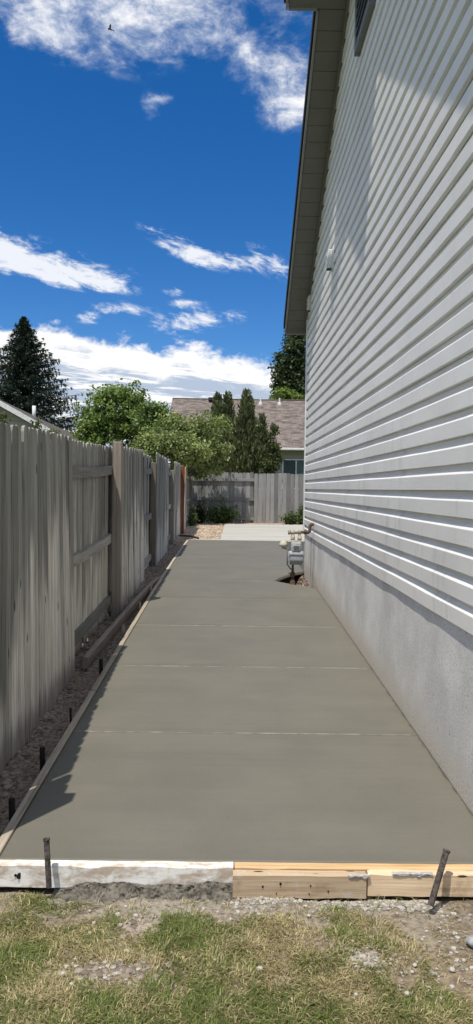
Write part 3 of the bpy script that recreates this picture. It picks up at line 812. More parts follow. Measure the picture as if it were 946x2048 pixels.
def make_back_fence():
    YB = 25.0
    Fn = props(empty('back_fence', (.5, YB, 0)), 'sunlit grey wooden fence closing off the back of the yard', 'fence')
    inv = Matrix.Translation((-.5, -YB, 0)); rr = random.Random(11)
    def add(name, me, loc, rot=(0, 0, 0), sc=(1, 1, 1)):
        o = link(name, me, Fn, loc, rot); o.matrix_parent_inverse = inv; o.scale = sc; return o
    x = -1.25
    while x < 6.:
        far = x < .82
        y = YB+.06 if far else YB-.03
        z0 = zs(25)-.05; top = 2.03+rr.uniform(-.015, .015)-(.0 if far else .02)
        add('picket', PKB[rr.randrange(6)], (x, y+rr.uniform(-.003, .003), z0), (0, rr.uniform(-.006, .006), rr.uniform(-.03, .03)), (1, 1, (top-z0)/1.65))
        x += .131
    for xa, xb in ((-1.25, .86), (.86, 6.)):
        for z in (.52, 1.15, 1.78):
            bm = bmesh.new(); bm_box(bm, (xb-xa-.004, .04, .095), ((xa+xb)/2, YB+.015, z+.012*rr.random()), bevel=.003)
            add('rail', mesh_bm(bm, 'rail', M_RAILX), (0, 0, 0))
    for px in (-1.3, .87, 3.3, 5.8):
        bm = bmesh.new(); bm_box(bm, (.09, .09, 1.75), (px, YB+.0955, 1.1), bevel=.004); add('post', mesh_bm(bm, 'post', M_PICKETB), (0, 0, 0))
make_back_fence()

# ------------------------------------------------------------------ form boards, stakes, loose lumber
def strip_board(name, pts, w, h, mat, seg=.25, top=0.):
    """board following the slab profile: pts = list of (x, y); z = slab height + top for the upper face"""
    V, Fc = [], []
    n = len(pts)
    for i, (x, y) in enumerate(pts):
        z = zs(y)+top+.0015*fn(x, y, 7, 2.)
        for (dx, dz) in ((-w/2, -h), (w/2, -h), (w/2, -.003), (w/2-.003, 0), (-w/2+.003, 0), (-w/2, -.003)): V.append((x+dx, y, z+dz))
    m = 6
    Fc = [(j*m+k, j*m+(k+1) % m, (j+1)*m+(k+1) % m, (j+1)*m+k) for j in range(n-1) for k in range(m)]+[tuple(range(m))[::-1], tuple(range((n-1)*m, n*m))]
    return mesh_py(name, V, Fc, mat)
g = 'lumber forms along the left edge of the slab'
for (a, b, lab) in ((2.82, 5.0, 'nearest form board along the left edge of the slab'), (5.02, 8.62, 'middle form board along the left edge of the slab, beside the loose plank'), (8.64, 12.2, 'third form board along the left edge of the slab'), (12.22, 16.2, 'farthest form board along the left edge of the slab')):
    ys = np.linspace(a, b, max(6, int((b-a)/.2)))
    o = link('form_board', strip_board('form_board', [(SLX-.0205+.004*fn(y, 1, 1, .8), y) for y in ys], .037, .089, M_FORM, top=.003))
    props(o, lab, 'form board', g)
# loose plank lying on edge in the trench
def loose():
    V, Fc = [], []; n = 14
    for i in range(n+1):
        t = i/n; x = -1.085+.165*t; y = 5.86+4.05*t; z = zs(y)-.085+.03*math.sin(t*2.5)
        for dx, dz in ((-.03, 0), (.008, -.006), (.02, .084), (-.018, .09)): V.append((x+dx, y, z+dz))
    Fc = [(j*4+k, j*4+(k+1) % 4, (j+1)*4+(k+1) % 4, (j+1)*4+k) for j in range(n) for k in range(4)]+[(3, 2, 1, 0), (n*4, n*4+1, n*4+2, n*4+3)]
    props(link('loose_plank', mesh_py('loose_plank', V, Fc, M_LOOSE)), 'brown plank lying on edge between fence and form board', 'plank')
loose()
def PP(px, py, Y):
    d = F_+R_*((px-473)/1540)-U_*((py-1024)/1540); return Vector((0, 0, 1.5))+d*(Y/d.y)
# stakes
def rebar(name, base, top, r, label, group=None, mat=None, mushroom=True):
    o = props(empty(name, base), label, 'stake', group)
    b, t = Vector((0, 0, 0)), Vector(top)-Vector(base); n = 40; pts, rs = [], []
    for i in range(n+1):
        pts.append(b.lerp(t, i/n)); rs.append(r*(1.03 if i % 2 else .97)*(1+.05*fn(i*.3, 1, r*900)))
    bm = bmesh.new(); bm_tube(bm, pts, rs, 9); link('shaft', mesh_bm(bm, 'shaft', mat or M_REBAR, False), o)
    if mushroom:
        d = t.normalized(); bm = bmesh.new(); bm_tube(bm, [t-d*.006, t-d*.001, t+d*.004, t+d*.006], [r*1.02, r*1.25, r*1.2, r*.8], 10); link('hammered_head', mesh_bm(bm, 'head', mat or M_REBAR), o)
    return o
rebar('rebar_stake', PP(98, 1775, 2.76), PP(93, 1679, 2.785), .0105, 'dark steel stake standing upright against the white front board')
rebar('rebar_stake', PP(861, 1812, 2.69), PP(893, 1702, 2.762), .0115, 'rusty steel stake leaning against the front board at right')
for (x, y, h, lab) in ((-.915, 3.28, .045, 'short dark stake beside the form nearest the camera'), (-.925, 3.86, .05, 'second stake from the camera beside the form'), (-.925, 4.55, .03, 'thin stake beside the form where the clods lie'), (-.925, 5.62, .05, 'stake beside the form near the end of the loose plank'),
                  (-.925, 6.78, .06, 'stake between loose plank and form, first along the plank'), (-.915, 7.95, .05, 'stake between loose plank and form, second along the plank'), (-.905, 9.0, .055, 'stake between loose plank and form, third along the plank'),
                  (-.92, 11.2, .05, 'thin stake beside the form past the loose plank'), (-.92, 13.0, .05, 'farthest stake beside the form')):
    r = .007 if 'thin' in lab else .014
    rebar('form_stake', (x, y, zs(y)-.16), (x-.006, y+.004, zs(y)+h), r, lab, 'stakes holding the side form', plain('black_stake', (.018, .015, .014), .9) if y < 6 else M_LOOSE, False)

# front forms
def front_board(name, x0, x1, yc, zt, h, th, mat, label, notch=0., ragged=0., seed=0):
    """board along X with worn upper edge"""
    n = max(12, int((x1-x0)/.02)); V, Fc = [], []
    rr = random.Random(seed)
    for i in range(n+1):
        x = x0+(x1-x0)*i/n
        j = .0015*fn(x, seed, 1, 6.)
        rg = ragged*max(0, fn(x, seed, 3, 9.)+.15)
        pr = ((-th/2, -h+.004*fn(x, 2, seed, 8.)), (th/2, -h), (th/2, -.003), (th/2-.004, 0), (-th/2+.005+rg*.6, -rg*.15), (-th/2, -.004-rg))
        for (dy, dz) in pr: V.append((x, yc+dy+j, zt+dz+j))
    m = 6
    Fc = [(j*m+k, (j+1)*m+k, (j+1)*m+(k+1) % m, j*m+(k+1) % m) for j in range(n) for k in range(m)]+[tuple(range(m)), tuple(range(n*m, n*m+m))[::-1]]
    me = mesh_py(name, V, Fc, mat); me.update()
    o = link(name, me); props(o, label, 'form board')
    return o
ZT = zs(Y0)+.003
front_board('front_form_board', -1.02, .032, Y0-.0225, ZT, .086, .040, M_WB, 'cement-whitened front form board at left with wet cement along its foot', ragged=.012, seed=2)
front_board('front_form_board', .036, 1.07, Y0-.0225, ZT-.001, .075, .040, M_FRESH, 'splintered orange pine form board behind the two front boards at right', ragged=.010, seed=5)
fb = front_board('front_form_board', .030, .520, Y0-.066, ZT-.008, .086, .038, M_FRONT, 'tan front board with nail holes in the middle of the front edge', ragged=.004, seed=8)
fb2 = front_board('front_form_board', .526, 1.16, Y0-.0615, ZT-.003, .084, .034, M_FRONT, 'tan front board at right with grey cement along its top', ragged=.006, seed=13)
M_HOLE = plain('nail_hole', (.02, .015, .012))
def hole(parent, x, z, r, y):
    bm = bmesh.new(); bm_tube(bm, [(x, y, z), (x+.001, y-.0015, z)], [r, r*.8], 7); link('nail_hole', mesh_bm(bm, 'nail_hole', M_HOLE), parent)
yf = Y0-.066-.0195
for (x, z, r) in ((.14, .045, .005), (.205, .056, .006), (.315, .05, .004), (.38, .03, .004), (.19, .02, .003), (.31, .02, .003), (.255, .005, .003)): hole(fb, x, z, r, yf)
wbo = bpy.data.objects['front_form_board']
hole(wbo, -.76, .055, .013, Y0-.0225-.0205); hole(wbo, -.775, .057, .006, Y0-.0225-.0205)

# cement blobs: smeared lumps on boards and along their foot
def cement():
    rr = random.Random(4)
    def mush(name, x0, x1, fy, fz, mat, label, n, m, amp, seed):
        """lumpy smear: rows across from its upper edge to its foot"""
        V, Fc = [], []
        for i in range(n+1):
            x = x0+(x1-x0)*i/n
            for j in range(m+1):
                t = j/m; y = fy(x, t); z = fz(x, t)
                q = amp*(abs(fn(x, t*.12+seed, seed, 22.))*1.1+abs(fn(x, t*.12, seed+4, 55.))*.8+.25*abs(fn(x, t*.1, seed+9, 120.)))*math.sin(math.pi*min(1, t*.9+.1))**.6
                V.append((x+.3*q*fn(x, t, 3, 40.), y-q*.8, z+q*.75))
        Fc = [(i*(m+1)+j, i*(m+1)+j+1, (i+1)*(m+1)+j+1, (i+1)*(m+1)+j) for i in range(n) for j in range(m)]
        props(link(name, mesh_py(name, V, Fc, mat)), label, 'cement', kind='stuff')
    m = plain('drying_cement', (.135, .122, .10), .85, .5, 38., bump=.9)
    def edge(x): return max(0., min(1., (x+.63)/.12))*max(0., min(1., (.045-x)/.02))
    mush('cement_spill', -.63, .045, lambda x, t: Y0-.043-.085*t**1.6, lambda x, t: (.012+edge(x)*(.018+.022*fn(x, 0, 1, 9.)))*(1-t)**1.3-.012*t-.006*(1-edge(x)), m, 'dark cement crumbs spilled along the foot of the white board', 230, 14, .022, 2)
    m2 = plain('grey_cement', (.42, .41, .385), .9, .2, 60., bump=.6)
    for (xa, xb, ye, ztop, hh, lab) in ((.615, .765, Y0-.0615-.017, ZT-.004, .02, 'grey cement splash along the top edge of the right front board'), (.452, .532, Y0-.066-.019, ZT-.010, .016, 'grey cement splash at the end of the middle front board')):
        mid, hw = (xa+xb)/2, (xb-xa)/2
        mush('cement_splash', xa, xb, lambda x, t: ye+.014-.017*min(1, t*2.2), lambda x, t: ztop+.0015-(0 if t < .4 else (t-.4)*hh*(.5+1.2*abs(fn(x, 0, 6, 40.)))), m2, lab, 60, 8, .006, 5)
    it = []
    for i in range(1000):
        x = rr.uniform(.04, .80)
        if fn(x, 3, 1, 9.) < -.12 and rr.random() < .8: continue
        y = Y0-.085-abs(rr.gauss(0, .032)); it.append((x, y, zg(x, y)+.001, .0025+.0075*rr.random()**2))
    for i in range(200):
        x = rr.gauss(.62, .08); y = Y0-.12-abs(rr.gauss(0, .022)); it.append((x, y, zg(x, y)+.002, .004+.008*rr.random()**2))
    for (cx, cy, s, n) in ((-.30, 2.60, .07, 60), (-.27, 2.50, .05, 40), (-.42, 2.33, .10, 130), (-.26, 2.34, .10, 90), (.45, 2.42, .05, 230), (.38, 2.52, .06, 40), (.6, 2.3, .12, 70), (.83, 2.4, .16, 260), (.05, 2.66, .12, 60), (-.1, 2.68, .2, 70), (.8, 2.62, .08, 60)):
        for i in range(n):
            x, y = rr.gauss(cx, s), rr.gauss(cy, s*.6)
            if y < Y0-.1: it.append((x, y, zg(x, y)+.002, .0025+.008*rr.random()**2.5))
    for i in range(500):
        x, y = rr.uniform(-2, 2), rr.uniform(1.2, 2.72); it.append((x, y, zg(x, y)+.003, rr.uniform(.002, .007)))
    props(link('gravel', stones_mesh('gravel', it, M_GRAV)), 'pale grey gravel strewn below the front boards and over the grass', 'gravel', kind='stuff')
    it = []
    for i in range(5200):
        y = 2.75+13.4*rr.random()**1.7; x = rr.uniform(-1.32, -.93)
        k = 1 if x < -1.06 else .45
        it.append((x, y, zg(x, y)+.0, k*(.005+.019*rr.random()**2)))
    for i in range(60):
        x, y = rr.gauss(-.3, .04), rr.gauss(2.56, .03); it.append((x, y, zg(x, y), rr.uniform(.006, .02)))
    for i in range(70):
        x, y = rr.gauss(-.36, .1), rr.gauss(2.34, .02); it.append((x, y, zg(x, y), rr.uniform(.006, .016)))
    props(link('dirt_clods', stones_mesh('dirt_clods', it, M_CLOD)), 'brown dirt clods filling the trench between fence and form', 'dirt', kind='stuff')
    it = []
    for i in range(2600):
        y = rr.uniform(16.6, 24.6); x = rr.uniform(-1.2, -.2)
        if y > 23.5: x = rr.uniform(-1.2, 2.4)
        it.append((x, y, zg(x, y)+.003, rr.uniform(.012, .035)))
    ms = stone_mat('straw_chips', ((.28, .21, .15), (.56, .47, .36), (.40, .325, .24)))
    props(link('tan_gravel', stones_mesh('tan_gravel', it, ms)), 'tan gravel beside the old patio at the back', 'gravel', kind='stuff')
cement()
# single stones one can pick out on the grass
SLAB = ['pale stone in the clump at lower left of the grass, beside its twin', 'smaller pale stone just above the clump at lower left of the grass', 'lone pale stone below the upright steel stake at left', 'oval pale stone on the dark soil patch left of centre', 'pale stone under the heap of soil crumbs left of centre', 'small white stone in the grass left of the picture centre', 'roundish pale stone right of the picture centre in the grass', 'pale stone just below the middle front board', 'pale stone at the lower right corner of the grass', 'grey stone on bare soil at lower right', 'small stone below the leaning stake on bare ground', 'pale stone near the right edge above the corner stone', 'pale stone near the left edge of the grass', 'large pale stone at the bottom of the left clump', 'small stone in the grass left of the bare soil at lower right', 'pale stone at the right end of the left clump']
ST = [(126, 1945, 9), (133, 1930, 7), (180, 1860, 6), (255, 1900, 9), (240, 1845, 8), (430, 1915, 6), (520, 1938, 10), (618, 1830, 7), (885, 1995, 10), (815, 1985, 8), (830, 1930, 7), (905, 1935, 9), (50, 1915, 8), (145, 1965, 9), (712, 1985, 6), (190, 1980, 8)]
def unproj(px, py, z):
    d = F_+R_*((px-473)/1540)-U_*((py-1024)/1540); k = (z-1.5)/d.z; return Vector((0, 0, 1.5))+d*k
for i, (px, py, r) in enumerate(ST):
    p = unproj(px, py, .012); v, f = stone_geo(r*1.5/1540*1.15, 50+i, 2, .6)
    props(link('stone', mesh_py('stone', v, f, M_GRAV, True), None, (p.x, p.y, zg(p.x, p.y)+.006)), SLAB[i], 'stone', 'loose stones on the grass')
p = unproj(943, 1885, .01); v, f = stone_geo(.03, 90, 2, .6)
props(link('stone', mesh_py('stone', v, f, plain('grey_rock', (.30, .31, .31), .9, .2, 40., bump=.6), True), None, (p.x+.01, p.y, .012)), 'larger blue-grey rock at the right edge of the grass', 'stone')

# ------------------------------------------------------------------ vegetation
def cards_mesh(name, cen, nrm, up, L, W, col, mat, bend=.0):
    """diamond leaves: arrays of centres, normals, axis directions, lengths, widths, colours"""
    n = len(cen)
    side = np.cross(nrm, up); side /= np.linalg.norm(side, axis=1, keepdims=True)+1e-9
    L = L[:, None]; W = W[:, None]
    v = np.empty((n, 4, 3)); v[:, 0] = cen-up*L*.5; v[:, 1] = cen+side*W*.5+nrm*W*bend; v[:, 2] = cen+up*L*.5; v[:, 3] = cen-side*W*.5+nrm*W*bend
    me = bpy.data.meshes.new(name)
    me.vertices.add(n*4); me.vertices.foreach_set('co', v.reshape(-1).astype(np.float32))
    me.loops.add(n*4); me.loops.foreach_set('vertex_index', np.arange(n*4, dtype=np.int32))
    me.polygons.add(n); me.polygons.foreach_set('loop_start', np.arange(0, n*4, 4, dtype=np.int32)); me.polygons.foreach_set('loop_total', np.full(n, 4, np.int32))
    me.update()
    a = me.color_attributes.new('Col', 'FLOAT_COLOR', 'POINT')
    c = np.ones((n, 4, 4), np.float32); c[:, :, :3] = col[:, None, :]
    a.data.foreach_set('color', c.reshape(-1)); me.materials.append(mat)
    return me
def unit(n, rng):
    v = rng.normal(size=(n, 3)); return v/np.linalg.norm(v, axis=1, keepdims=True)
M_LEAF = leafmat('leaf', .32); M_NEEDLE = leafmat('needle', .12); M_GRASS = leafmat('grass_blade', .25)
M_BARK = wood('bark', 2, (.04, .03, .024), (.085, .065, .05), (.13, .10, .08))
def leafy(name, label, cat, trunk, blobs, nclump, per, size, cola, colb, seed, group=None, csize=.28, trunk_r=.09, holes=.0, aspect=.55, stems=True):
    """blobs: list of (x,y,z,rx,ry,rz) world. Leaves sit in clumps through the shells of the lobes."""
    rng = np.random.default_rng(seed); o = props(empty(name, trunk), label, cat, group)
    B = np.array(blobs, float); vol = (B[:, 3]*B[:, 4]+B[:, 3]*B[:, 5]+B[:, 4]*B[:, 5]); vol /= vol.sum()
    k = rng.choice(len(B), nclump, p=vol); d = unit(nclump, rng)
    rr = 1-.55*rng.random(nclump)**2.0
    wob = np.array([.80+.85*fn(a*2.1+i, b*2.1, c*2.1+seed) for i, (a, b, c) in zip(k, d)])
    cc = B[k, :3]+d*B[k, 3:]*np.minimum(rr*wob, 1.12)[:, None]
    tone = rng.normal(0, .16, nclump)+.12*d[:, 2]*0
    n = nclump*per; ci = np.repeat(np.arange(nclump), per)
    off = unit(n, rng)*(rng.random(n)**.5)[:, None]*csize*(.6+.8*rng.random(nclump))[ci][:, None]; off[:, 2] *= .7
    cen = cc[ci]+off
    nr = unit(n, rng)+d[ci]*.5+np.array([0, 0, .55]); nr /= np.linalg.norm(nr, axis=1, keepdims=True)
    up = unit(n, rng); up -= nr*(up*nr).sum(1, keepdims=True); up /= np.linalg.norm(up, axis=1, keepdims=True)+1e-9
    L = size*(.6+.8*rng.random(n)); W = L*aspect
    t = np.clip(rng.random(n)*.7+.15+tone[ci], 0, 1)[:, None]
    col = np.array(cola)*(1-t)+np.array(colb)*t
    me = cards_mesh(name+'_crown', cen-np.array(trunk), nr, up, L, W, col, M_LEAF, .12)
    link('crown', me, o)
    bm = bmesh.new(); T = Vector(trunk)
    top = Vector(B[:, :3].mean(0).tolist())-T
    bm_tube(bm, [(0, 0, -.1), top*.3+Vector((.05, 0, 0)), top*.65, top], [trunk_r, trunk_r*.8, trunk_r*.6, trunk_r*.3], 8)
    for b in B:
        e = Vector(b[:3].tolist())-T; s = top*.45
        bm_tube(bm, [s, s.lerp(e, .5)+Vector((0, 0, -.1)), e+Vector((0, 0, b[5]*.3))], [trunk_r*.5, trunk_r*.35, trunk_r*.12], 6)
    for q in range(26):
        e = Vector(cc[rng.integers(nclump)].tolist())-T; s = Vector(B[rng.integers(len(B)), :3].tolist())-T
        bm_tube(bm, [s, s.lerp(e, .6), e], [trunk_r*.2, trunk_r*.13, trunk_r*.05], 5)
    link('trunk', mesh_bm(bm, 'trunk', M_BARK, True), o)
    return o
def P(px, py, Y):
    d = F_+R_*((px-473)/1540)-U_*((py-1024)/1540); k = Y/d.y; q = Vector((0, 0, 1.5))+d*k; return q
def B(px, py, Y, rx, rz, ry=None):
    q = P(px, py, Y); k = Y/1540; return (q.x, q.y, q.z, rx*k, (ry or rx)*k, rz*k)

# spruce far left
def spruce(name, label, px, ptop, pbot, wpx, Y, seed, levels, cola, colb, dens=1., group=None):
    rng = np.random.default_rng(seed); T = P(px, ptop, Y); zt = T.z; zb = .4; H = zt-zb; Rb = wpx*Y/1540
    o = props(empty(name, (T.x, Y, zb)), label, 'tree', group)
    cen, nr, up, L, W, col = [], [], [], [], [], []
    bm = bmesh.new(); bm_tube(bm, [(0, 0, -.2), (0, 0, H*.5), (0, 0, H)], [H*.02, H*.012, .01], 8)
    zmin = P(px, pbot, Y).z-zb-1.2
    for i in range(levels):
        f = (i+.5)/levels; z = zmin+(H-zmin)*f
        rad_ = Rb*(1-f)**.95*(1+.10*math.sin(i*2.3))+.02
        nb = max(5, int(9+5*(1-f)))
        a0 = rng.random()*6.28
        for b in range(nb):
            a = a0+b*6.283/nb+rng.normal(0, .15); r = rad_*(.72+.42*rng.random())
            droop = -.22*r*(1-f)+.10*r*f; nseg = max(5, int(26*r/Rb*dens+5))
            ca, sa = math.cos(a), math.sin(a)
            if r > .5: bm_tube(bm, [(0, 0, z), (ca*r*.5, sa*r*.5, z+droop*.7), (ca*r*.95, sa*r*.95, z+droop*.5+.06*r)], [.03, .02, .008], 4, False)
            for s in range(nseg):
                t = (s+rng.random())/nseg; rr_ = r*t
                spread = (.07+.34*r*t*(1.08-t)*1.3)
                for q in range(3 if dens >= 1 else 2):
                    sd = rng.normal(0, spread*.55)
                    zc = z+droop*math.sin(t*2.2)*1.0+.10*r*t*t+rng.normal(0, .05)-abs(sd)*.28
                    cen.append((ca*rr_-sa*sd, sa*rr_+ca*sd, zc))
                    uu = np.array([ca+(-sa)*sd*1.6, sa+ca*sd*1.6, rng.normal(.05, .25)]); uu /= np.linalg.norm(uu)
                    nn = np.array([rng.normal(0, .35), rng.normal(0, .35), 1.]); nn -= uu*nn.dot(uu); nn /= np.linalg.norm(nn)
                    nr.append(nn); up.append(uu); L.append(.18+.18*rng.random()); W.append(.08+.07*rng.random())
                    k = min(1, max(0, rng.random()*.6+.4*t)); col.append([cola[j]*(1-k)+colb[j]*k for j in range(3)])
                    if rng.random() < .55:   # hanging needles under the bough
                        cen.append((cen[-1][0], cen[-1][1], zc-.07)); up.append(np.array([ca*.3, sa*.3, -.9])/np.linalg.norm([ca*.3, sa*.3, -.9])); x = np.array([-sa, ca, 0.])+rng.normal(0, .4, 3)
                        x -= up[-1]*x.dot(up[-1]); nr.append(x/np.linalg.norm(x)); L.append(.2); W.append(.08); col.append([c*.8 for c in col[-1]])
    me = cards_mesh(name, np.array(cen), np.array(nr), np.array(up), np.array(L), np.array(W), np.array(col), M_NEEDLE, .15)
    link('crown', me, o); link('trunk', mesh_bm(bm, 'trunk', M_BARK, True), o)
spruce('spruce_tree', 'tall dark blue-green spruce behind the left neighbour roof', 48, 634, 850, 165, 46, 3, 36, (.026, .044, .036), (.078, .112, .092))

# upright junipers behind the back fence: soft spires of many small sprays
def juniper(label, spires, Y, seed, cola=(.05, .065, .028), colb=(.16, .185, .08), group='junipers behind the back fence'):
    rng = np.random.default_rng(seed); p0 = P(spires[0][0], 977, Y)
    base = Vector((p0.x, Y, .35)); o = props(empty('juniper_tree', base), label, 'tree', group)
    CE, UP, N_, COL, LL = [], [], [], [], []
    bm = bmesh.new()
    for (px, ptop, wpx, dy) in spires:
        T = P(px, ptop, Y+dy); R = wpx*Y/1540; H = T.z-.35
        n = int(3400*H/4*max(.5, R/.45))
        f = rng.random(n)**.85; a = rng.random(n)*6.283
        lump = np.array([1+1.25*fn(math.cos(q)*1.4, math.sin(q)*1.4, h*5+seed, 1.3) for q, h in zip(a, f)])
        prof = np.minimum(1, (1-f)*1.9)**.8*np.where(f < .12, .7+f*2.5, 1)
        r = R*prof*lump*(1-.6*rng.random(n)**2)
        c = np.stack([np.cos(a)*r, np.sin(a)*r, f*H], 1)+np.array([T.x-base.x, dy, 0])
        c += rng.normal(0, .05, c.shape)
        u = np.stack([np.cos(a)*.45, np.sin(a)*.45, np.ones(n)], 1)+rng.normal(0, .3, (n, 3)); u /= np.linalg.norm(u, axis=1, keepdims=True)
        nn = unit(n, rng)+np.stack([np.cos(a), np.sin(a), .3*np.ones(n)], 1)*.8; nn -= u*(nn*u).sum(1, keepdims=True); nn /= np.linalg.norm(nn, axis=1, keepdims=True)
        t = np.clip(.5*rng.random(n)+.35*(lump-.6)+.15, 0, 1)[:, None]
        CE.append(c); UP.append(u); N_.append(nn); COL.append(np.array(cola)*(1-t)+np.array(colb)*t); LL.append(.12+.12*rng.random(n))
        bm_tube(bm, [(T.x-base.x, dy, -.1), (T.x-base.x, dy, H*.9)], [.06, .01], 6)
    c = np.concatenate(CE); L = np.concatenate(LL)
    link('crown', cards_mesh('juniper', c, np.concatenate(N_), np.concatenate(UP), L, L*.35, np.concatenate(COL), M_NEEDLE, .1), o)
    link('trunk', mesh_bm(bm, 'trunk', M_BARK, True), o)
juniper('twin-spired dark juniper left of the tall single spire', [(436, 790, 26, 0), (456, 788, 26, .3), (418, 850, 22, .2)], 27.6, 1)
juniper('tallest single-spired juniper in the middle behind the back fence', [(493, 783, 36, 0), (476, 860, 24, -.2), (508, 850, 22, -.1)], 27.4, 2)
juniper('short slim juniper right of the tallest one', [(524, 832, 20, 0), (536, 880, 15, .1)], 27.0, 3)

G1, G2 = (.040, .068, .018), (.115, .165, .05)
leafy('round_tree', 'round leafy green tree behind the left fence between spruce and roof', 'tree', tuple(P(232, 977, 33))[:2]+(.4,),
      [B(232, 822, 33, 62, 50), B(195, 850, 33, 46, 40), B(262, 800, 33, 30, 30), B(215, 795, 33, 30, 24), B(180, 880, 33, 42, 36), B(260, 865, 33, 50, 40), B(285, 835, 32.6, 22, 30)], 520, 26, .15, (.075, .125, .03), (.28, .38, .11), 21, csize=.34)
leafy('round_tree', 'smaller green tree peeking out right of the round tree', 'tree', tuple(P(312, 977, 31))[:2]+(.4,),
      [B(314, 828, 31, 30, 30), B(330, 850, 31, 26, 34), B(298, 850, 31, 26, 30), B(316, 870, 31, 40, 40)], 240, 26, .14, (.065, .11, .03), (.24, .33, .10), 22, csize=.3)
# big pale-leaved bush leaning over the fence corner
leafy('leafy_bush', 'large pale-leaved bush leaning over the far fence corner', 'bush', (-2.1, 23.4, .38),
      [B(395, 868, 23.6, 48, 46), B(355, 880, 23.2, 44, 44), B(318, 888, 22.6, 40, 36), B(420, 900, 24, 42, 44), B(372, 905, 22.9, 52, 34), B(292, 890, 22, 26, 26), B(440, 862, 24.2, 20, 30), B(405, 930, 24.2, 40, 26), B(340, 850, 23.3, 26, 26)],
      760, 30, .095, (.05, .085, .025), (.42, .48, .20), 23, csize=.24, trunk_r=.06, aspect=.5)
leafy('slender_tree', 'slim young leafy tree right of the junipers over the back fence', 'tree', tuple(P(549, 977, 26.4))[:2]+(.4,),
      [B(549, 858, 26.4, 8, 18), B(546, 890, 26.4, 14, 20), B(556, 915, 26.4, 12, 22), B(540, 925, 26.4, 18, 22)], 90, 22, .10, (.04, .06, .02), (.13, .16, .06), 24, csize=.16, trunk_r=.025)
leafy('tall_tree', 'tall dark poplar rising behind the eave of the white house', 'tree', tuple(P(590, 977, 52))[:2]+(.4,),
      [B(590, 690, 52, 24, 46), B(572, 735, 52, 22, 34), B(600, 745, 52, 28, 40), B(560, 765, 52, 20, 26), B(585, 790, 52, 34, 40), B(556, 735, 52, 9, 14), B(612, 660, 52, 26, 40)], 460, 24, .24, (.03, .052, .022), (.095, .13, .055), 25, csize=.5, trunk_r=.22)
leafy('light_tree', 'small bright yellow-green tree below the tall poplar', 'tree', tuple(P(575, 977, 47))[:2]+(.4,),
      [B(568, 792, 47, 22, 16), B(590, 796, 47, 24, 12), B(555, 806, 47, 18, 12)], 130, 24, .16, (.10, .15, .03), (.28, .36, .09), 26, csize=.3)
# shoots in front of the left neighbour's gable
for i, (px, py, h) in enumerate(((30, 848, 14), (48, 850, 18), (75, 838, 26), (62, 858, 14), (103, 850, 24), (2, 822, 10))):
    lab = ['low leafy shoot above the fence left of the pale gable window height', 'leafy shoot above the fence under the white rake board', 'tallest leafy shoot above the fence beside the white pipe', 'small leafy shoot between two taller ones above the fence', 'rounded leafy shoot above the fence right of the white rake end', 'leaf tuft at the left edge above the fence'][i]
    lab = lab.replace(' left of the pale gable window height', ' at the far left under the gable')
    leafy('shrub_shoot', lab, 'shrub', tuple(P(px, 977, 11.5))[:2]+(.2,), [B(px, py+8, 11.5, 9 if i != 4 else 14, h*.9), B(px+3, py+h+8, 11.5, 12, h*.8), B(px, py+80, 11.5, 18, 40), B(px+4, py+160, 11.5, 20, 45)], 70, 14, .055, (.06, .085, .03), (.17, .19, .085), 40+i, 'shoots above the side fence', csize=.09, trunk_r=.008)

# weeds at the back fence and corner
def weed(label, px, py, Y, wpx, hpx, seed, n=90, cola=(.03, .06, .018), colb=(.11, .17, .05), name='weed'):
    q = P(px, py, Y); zb = zg(q.x, q.y); k = Y/1540
    rng = np.random.default_rng(seed); o = props(empty(name, (q.x, q.y, zb)), label, 'plant')
    bm = bmesh.new(); CE, UP, N_, COL, LL = [], [], [], [], []
    for i in range(n):
        a = rng.random()*6.283; R = wpx*k*.5*rng.random()**.6; h = hpx*k*(.3+.7*rng.random())*(.75+.5*fn(a*1.3, seed, 2.))*(1-.35*(R/(wpx*k*.5)))
        tip = np.array([math.cos(a)*R, math.sin(a)*R*.45, h])
        if i < 40: bm_tube(bm, [(tip[0]*.2, tip[1]*.2, -.02), (tip[0]*.6, tip[1]*.6, h*.6), tuple(tip)], [.006, .005, .002], 4)
        for j in range(22):
            t = .15+.85*rng.random(); c = np.array([tip[0]*(.15+.85*t*t), tip[1]*(.15+.85*t*t), h*t])+rng.normal(0, .035+.02*t, 3)
            c[2] = max(c[2], .02)
            CE.append(c); u = unit(1, rng)[0]; nn = unit(1, rng)[0]+np.array([0, 0, .8]); nn -= u*nn.dot(u); nn /= np.linalg.norm(nn)
            UP.append(u); N_.append(nn); LL.append(.05+.06*rng.random()); s = rng.random(); COL.append(np.array(cola)*(1-s)+np.array(colb)*s)
    L = np.array(LL)
    link('leaves', cards_mesh('weed', np.array(CE), np.array(N_), np.array(UP), L, L*.5, np.array(COL), M_LEAF, .1), o)
    link('stem', mesh_bm(bm, 'stem', plain('green_stem', (.08, .10, .04))), o)
weed('large leafy weed bush growing against the back fence', 443, 1041, 24.3, 92, 60, 61, 170, (.04, .075, .022), (.15, .22, .065))
weed('leafy weed beside the house corner at the back fence', 583, 1045, 24.2, 42, 38, 62, 80, colb=(.15, .20, .075))
weed('tall leafy weed nearest the house corner trim', 604, 1045, 24.4, 22, 56, 65, 60, colb=(.15, .20, .075))
weed('dark climbing weed in the left corner of the back fence', 398, 1040, 24.2, 26, 62, 63, 60, (.02, .035, .012), (.07, .10, .035))
weed('pale green vine on the far end of the side fence', 384, 1052, 22.4, 16, 62, 64, 30, (.06, .08, .03), (.18, .22, .09))
